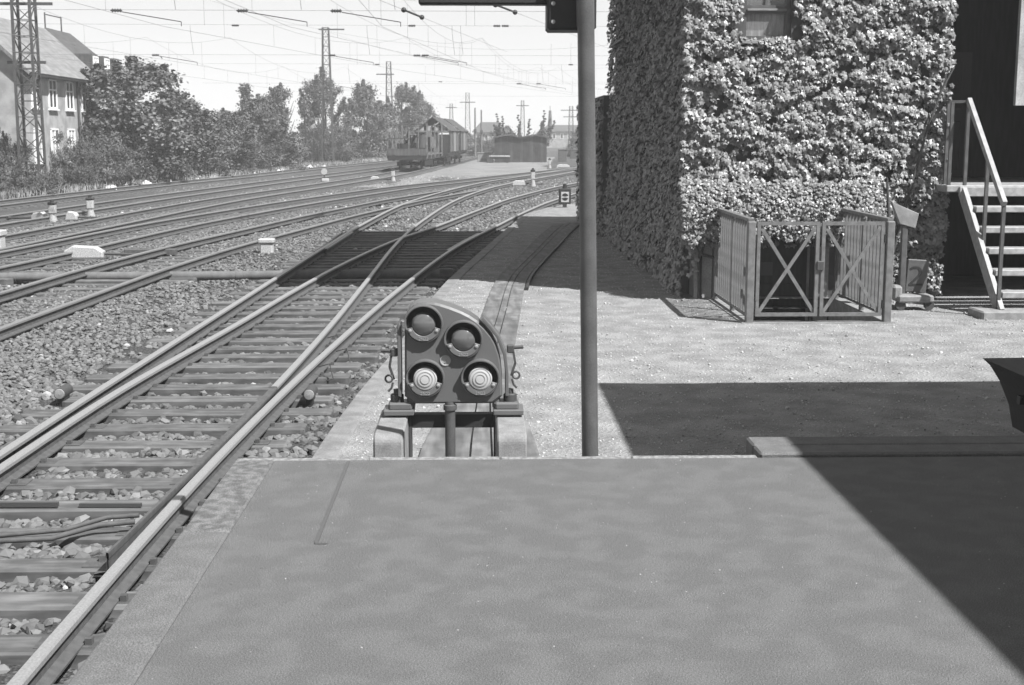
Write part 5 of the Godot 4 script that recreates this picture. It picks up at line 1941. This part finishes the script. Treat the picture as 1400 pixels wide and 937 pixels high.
		part("nut", b.mesh(), M.iron, fl)
	# feet
	for q in [[-0.628, -0.45, 0.012], [0.103, 0.276, 0.008]]:
		var prof := PackedVector2Array([Vector2(-8.3, -0.1), Vector2(-8.3, 0.625)])
		for i in 7:
			var a := deg_to_rad(90.0 - 15.0 * i)
			prof.append(Vector2(-7.61 + 0.06 * cos(a), 0.565 + 0.06 * sin(a)))
		prof.append(Vector2(-7.55, -0.1))
		b = MB.new()
		# the outline lies in the z-y plane and is pushed out along x
		b.prism(prof, q[1] - q[0], Transform3D(Basis(Vector3(0, 0, 1), Vector3(0, 1, 0), Vector3(-1, 0, 0)), Vector3(q[0], 0, 0)), q[2])
		part("foot", b.mesh(), M.concrete_pale, t)
	for x in [-0.44, 0.094]:
		b = MB.new()
		b.span(Vector3(x - 0.006, -0.1, -8.29), Vector3(x + 0.006, 0.62, -8.12))
		part("side_plate", b.mesh(), M.iron, t)
	b = MB.new()
	b.span(Vector3(-0.433, 0.54, -8.2), Vector3(0.087, 0.625, -8.12))
	part("cross_bar", b.mesh(), M.dark_iron, t)
	b = MB.new()
	b.tube([Vector3(-0.186, -0.1, -8.08), Vector3(-0.186, 0.72, -8.08)], 0.033, 18)
	b.lathe([Vector2(0.042, 0), Vector2(0.042, 0.03), Vector2(0.033, 0.035)], 18, Transform3D(Basis(), Vector3(-0.186, 0.665, -8.08)))
	part("stand_pipe", b.mesh(), M.paint_grey, t)

# ------------------------------------------------------------------ tall post
func build_post():
	var t := thing("post", "tall round grey steel post with a dark box near its top", "post", Vector3(0.575, -0.1, -6.75))
	var b := MB.new()
	b.tube([Vector3(0.02, 0.0, 0), Vector3(-0.045, 3.5, 0)], 0.043, 28)
	part("shaft", b.mesh(), M.paint_grey, t)
	b = MB.new()
	b.bbox(Vector3(-0.1, 3.08, -0.2), Vector3(0.25, 0.18, 0.22), 0.012)
	var bx := part("lamp_box", b.mesh(), M.dark_iron, t)
	b = MB.new()
	for y in [3.03, 3.12]: b.lathe([Vector2(0.011, 0), Vector2(0.011, 0.008), Vector2(0, 0.01)], 8, Transform3D(Basis(Vector3(1, 0, 0), PI / 2), Vector3(-0.195, y, -0.09)))
	part("bolt", b.mesh(), M.signal_letter, bx)
	b = MB.new()
	b.bbox(Vector3(-0.54, 3.145, -0.2), Vector3(0.68, 0.045, 0.1), 0.008)
	part("arm", b.mesh(), M.dark_iron, t)
	b = MB.new()
	b.tube([Vector3(0.02, 0.0, 0), Vector3(0.02, 0.05, 0)], 0.09, 20)
	part("base_plate", b.mesh(), M.iron, t)

# ------------------------------------------------------------------ small things
func white_lever(label: String, at: Vector3, w: float, turn: float):
	var t := thing("point_lever", label, "point lever", at, "white painted point levers")
	var b := MB.new()
	b.prism(PackedVector2Array([Vector2(-w * 0.5, 0.0), Vector2(w * 0.5, 0.03), Vector2(w * 0.5, 0.17), Vector2(w * 0.32, 0.27), Vector2(-w * 0.22, 0.3), Vector2(-w * 0.42, 0.2)]), 0.3, Transform3D(Basis(), Vector3(0, 0, 0.15)), 0.025)
	part("counterweight", b.mesh(), M.white_paint, t)
	b = MB.new()
	b.tube([Vector3(w * 0.4, 0.12, -0.02), Vector3(w * 0.4 + 0.9, 0.1, 0.0)], 0.03, 8)
	b.tube([Vector3(w * 0.4 + 0.88, 0.1, -0.06), Vector3(w * 0.4 + 0.88, 0.1, 0.08)], 0.05, 8)
	part("lever", b.mesh(), M.iron, t)
	b = MB.new()
	b.bbox(Vector3(w * 0.1, 0.02, 0), Vector3(w * 0.9, 0.09, 0.5), 0.015)
	part("base", b.mesh(), M.rust, t)
	t.rotation.y = turn

func point_lantern(label: String, at: Vector3, h: float):
	var t := thing("point_lantern", label, "point lantern", at, "point lanterns")
	var b := MB.new()
	b.tube([Vector3(0, 0, 0), Vector3(0, h * 0.4, 0)], [0.16, 0.08], 10)
	part("base", b.mesh(), M.white_paint, t)
	b = MB.new()
	b.bbox(Vector3(0, h * 0.65, 0), Vector3(0.2, h * 0.45, 0.2), 0.02)
	part("body", b.mesh(), M.white_paint, t)
	b = MB.new()
	b.bbox(Vector3(0, h * 0.93, 0), Vector3(0.24, h * 0.14, 0.24), 0.03)
	b.tube([Vector3(0, h * 0.98, 0), Vector3(0, h * 1.08, 0)], 0.06, 8)
	part("cap", b.mesh(), M.dark_iron, t)

func build_small_things():
	# stop board lamp by the path
	var t := thing("shunting_signal", "small dark box signal showing a white square with a barred black disc", "railway signal", Vector3(3.02, -0.2, -46.5))
	var b := MB.new()
	b.bbox(Vector3(0, 0.45, 0), Vector3(0.42, 0.54, 0.3), 0.02)
	part("box", b.mesh(), M.dark_iron, t)
	b = MB.new()
	b.box(Vector3(0, 0.43, 0.155), Vector3(0.27, 0.36, 0.01))
	part("face", b.mesh(), M.white_paint, t)
	for sg in [1.0, -1.0]:
		b = MB.new()
		b.prism(arc_strip(0.0001, 0.115, deg_to_rad(14) if sg > 0 else deg_to_rad(194), deg_to_rad(166) if sg > 0 else deg_to_rad(346), 14), 0.006, Transform3D(Basis(), Vector3(0, 0.43 + 0.014 * sg, 0.167)))
		part("half_disc", b.mesh(), M.black, t)
	b = MB.new()
	b.tube([Vector3(0, 0.7, 0), Vector3(0, 0.88, 0)], [0.1, 0.06], 10)
	part("chimney", b.mesh(), M.dark_iron, t)
	b = MB.new()
	b.bbox(Vector3(0, 0.1, 0), Vector3(0.14, 0.22, 0.14), 0.01)
	part("pedestal", b.mesh(), M.concrete, t)
	point_lantern("white point lantern with a black cap, beside its white counterweight", Vector3(2.75, -0.2, -67.5), 0.85)
	white_lever("white counterweight block left of the black-capped lantern", Vector3(2.05, -0.2, -67.8), 0.75, 0.05)
	point_lantern("far white point lantern in front of the bright patch right of the shed", Vector3(5.6, -0.2, -105.0), 0.75)
	white_lever("far white counterweight lying right of the far lantern", Vector3(6.7, -0.2, -106.0), 1.1, 0.1)
	point_lantern("short white point lantern left of the flat wagon's wheels", Vector3(-4.85, -0.2, -75.0), 0.7)
	white_lever("small white lever weight just left of the short lantern at the wagon", Vector3(-5.9, -0.2, -75.2), 0.55, 0.1)
	point_lantern("white point lantern in the group at the far left, tallest of the group", Vector3(-12.35, -0.2, -42.3), 0.62)
	white_lever("white lever weight with a long bar, in the group at the far left", Vector3(-12.3, -0.2, -40.2), 0.35, -0.05)
	point_lantern("white post in the middle of the group at the far left", Vector3(-12.75, -0.2, -39.8), 0.6)
	white_lever("white weight at the left of the far-left group", Vector3(-13.2, -0.2, -40.0), 0.42, 2.9)
	white_lever("largest white counterweight, lying beside the third track with a dark lever", Vector3(-8.25, -0.2, -27.6), 0.85, 0.05)
	# white milestone-like blocks
	for q in [["white block at the left edge of the view beside the track", Vector3(-10.75, -0.2, -29.4), Vector3(0.42, 0.5, 0.35)], ["small white marker stone beside the second track, right of the others", Vector3(-4.6, -0.2, -28.6), Vector3(0.28, 0.36, 0.24)]]:
		t = thing("marker_stone", q[0], "marker stone", q[1], "white marker stones")
		b = MB.new()
		b.bbox(Vector3(0, q[2].y * 0.5, 0), q[2], 0.03)
		part("block", b.mesh(), M.white_paint, t)
		b = MB.new()
		b.bbox(Vector3(0, q[2].y * 0.86, 0), Vector3(q[2].x + 0.06, q[2].y * 0.26, q[2].z + 0.06), 0.02)
		part("cap", b.mesh(), M.white_paint, t)
	# white disc signal
	t = thing("disc_signal", "small round white disc signal on a short stand, below the middle lattice mast", "railway signal", Vector3(-8.6, -0.2, -74.0))
	b = MB.new()
	b.lathe([Vector2(0.17, -0.02), Vector2(0.17, 0.02), Vector2(0, 0.02)], 18, Transform3D(Basis(Vector3(1, 0, 0), PI / 2), Vector3(0, 0.58, 0)))
	part("disc", b.mesh(), M.white_paint, t)
	b = MB.new()
	b.tube([Vector3(0, 0, -0.04), Vector3(0, 0.58, -0.04)], 0.04, 8)
	part("stand", b.mesh(), M.iron, t)
	b = MB.new()
	b.bbox(Vector3(0.05, 0.1, 0), Vector3(0.4, 0.2, 0.3), 0.04)
	part("foot", b.mesh(), M.white_paint, t)
	# marker studs beside the near track
	for q in [["pale round-ended stud outside the nearest left rail", Vector3(-4.0, -0.2, -12.4)], ["pale round-ended stud between the right rail and the path", Vector3(-1.62, -0.2, -12.3)]]:
		t = thing("track_stud", q[0], "track stud", q[1], "round studs beside the near track")
		b = MB.new()
		b.tube([Vector3(0, 0.13, -0.25), Vector3(0, 0.13, 0.0)], 0.055, 16)
		part("barrel", b.mesh(), M.iron, t)
		b = MB.new()
		b.lathe([Vector2(0.05, 0.0), Vector2(0.045, 0.012), Vector2(0.0, 0.018)], 16, Transform3D(Basis(Vector3(1, 0, 0), PI / 2), Vector3(0, 0.13, 0.0)))
		part("face", b.mesh(), M.concrete_pale, t)
		b = MB.new()
		b.bbox(Vector3(0, 0.04, -0.12), Vector3(0.07, 0.12, 0.18), 0.01)
		part("bracket", b.mesh(), M.dark_iron, t)
	# stand with tilted board right of the cellar railing
	t = thing("weighing_stand", "pale stand with a tilted top plate and a figure board, right of the cellar railing", "stand", Vector3(5.98, -0.05, -18.3))
	b = MB.new()
	b.bbox(Vector3(-0.03, 0.62, 0), Vector3(0.085, 1.1, 0.08), 0.01)
	part("column", b.mesh(), M.paint_grey, t)
	b = MB.new()
	b.prism(PackedVector2Array([Vector2(-0.24, 1.5), Vector2(0.15, 1.335), Vector2(0.11, 1.13), Vector2(-0.115, 1.19)]), 0.1, Transform3D(Basis(), Vector3(0, 0, 0.06)), 0.01)
	part("top_plate", b.mesh(), M.concrete_pale, t)
	b = MB.new()
	b.bbox(Vector3(0.17, 0.46, 0.02), Vector3(0.3, 0.46, 0.04), 0.01, Basis(Vector3(0, 0, 1), -0.06))
	var fb := part("figure_board", b.mesh(), M.paint_grey, t)
	var tx := part("figure", raised_text("2", 0.4, 0.006), M.black, fb, Vector3(0.165, 0.45, 0.044))
	tx.scale = Vector3(1.1, 0.9, 1)
	b = MB.new()
	b.bbox(Vector3(0.1, 0.16, 0.1), Vector3(0.5, 0.1, 0.34), 0.02)
	b.bbox(Vector3(-0.14, 0.24, 0.1), Vector3(0.13, 0.2, 0.2), 0.03)
	part("base", b.mesh(), M.concrete_pale, t)
	for x in [-0.1, 0.3]:
		b = MB.new()
		b.lathe([Vector2(0, -0.03), Vector2(0.07, -0.03), Vector2(0.07, 0.03), Vector2(0, 0.03)], 12, Transform3D(Basis(Vector3(1, 0, 0), PI / 2), Vector3(x, 0.07, 0.2)))
		part("wheel", b.mesh(), M.iron, t)
	# luggage barrow at the right edge
	t = thing("luggage_barrow", "dark flat luggage barrow standing in the shade at the right edge", "barrow", Vector3(4.49, -0.05, -9.1))
	b = MB.new()
	b.prism(PackedVector2Array([Vector2(-0.66, 0.735), Vector2(0.9, 0.75), Vector2(0.9, 0.2), Vector2(-0.4, 0.2), Vector2(-0.44, 0.38), Vector2(-0.52, 0.56), Vector2(-0.6, 0.68)]), 0.9, Transform3D(Basis(), Vector3(0, 0, 0.2)), 0.012)
	part("bed", b.mesh(), M.dark_wood, t)
	for z in [0.12, -0.6]:
		b = MB.new()
		b.bar(Vector3(-0.3, 0.4, z), Vector3(-0.28, 0.02, z), 0.07, 0.07)
		part("leg", b.mesh(), M.dark_iron, t)
		b = MB.new()
		b.lathe([Vector2(0, -0.03), Vector2(0.28, -0.03), Vector2(0.3, 0.0), Vector2(0.28, 0.03), Vector2(0, 0.03)], 20, Transform3D(Basis(Vector3(1, 0, 0), PI / 2), Vector3(0.45, 0.3, z)))
		part("wheel", b.mesh(), M.dark_iron, t)
	b = MB.new()
	b.bar(Vector3(-0.55, 0.5, -0.25), Vector3(0.5, 0.45, -0.25), 0.06, 0.06)
	part("frame", b.mesh(), M.dark_iron, t)
	# timber lying between the tracks at the left
	t = thing("loose_timber", "short dark timber beam lying right of the largest white counterweight", "timber", Vector3(-7.1, -0.13, -28.6))
	b = MB.new()
	b.bbox(Vector3.ZERO, Vector3(1.1, 0.14, 0.24), 0.015)
	part("beam", b.mesh(), M.rust, t)
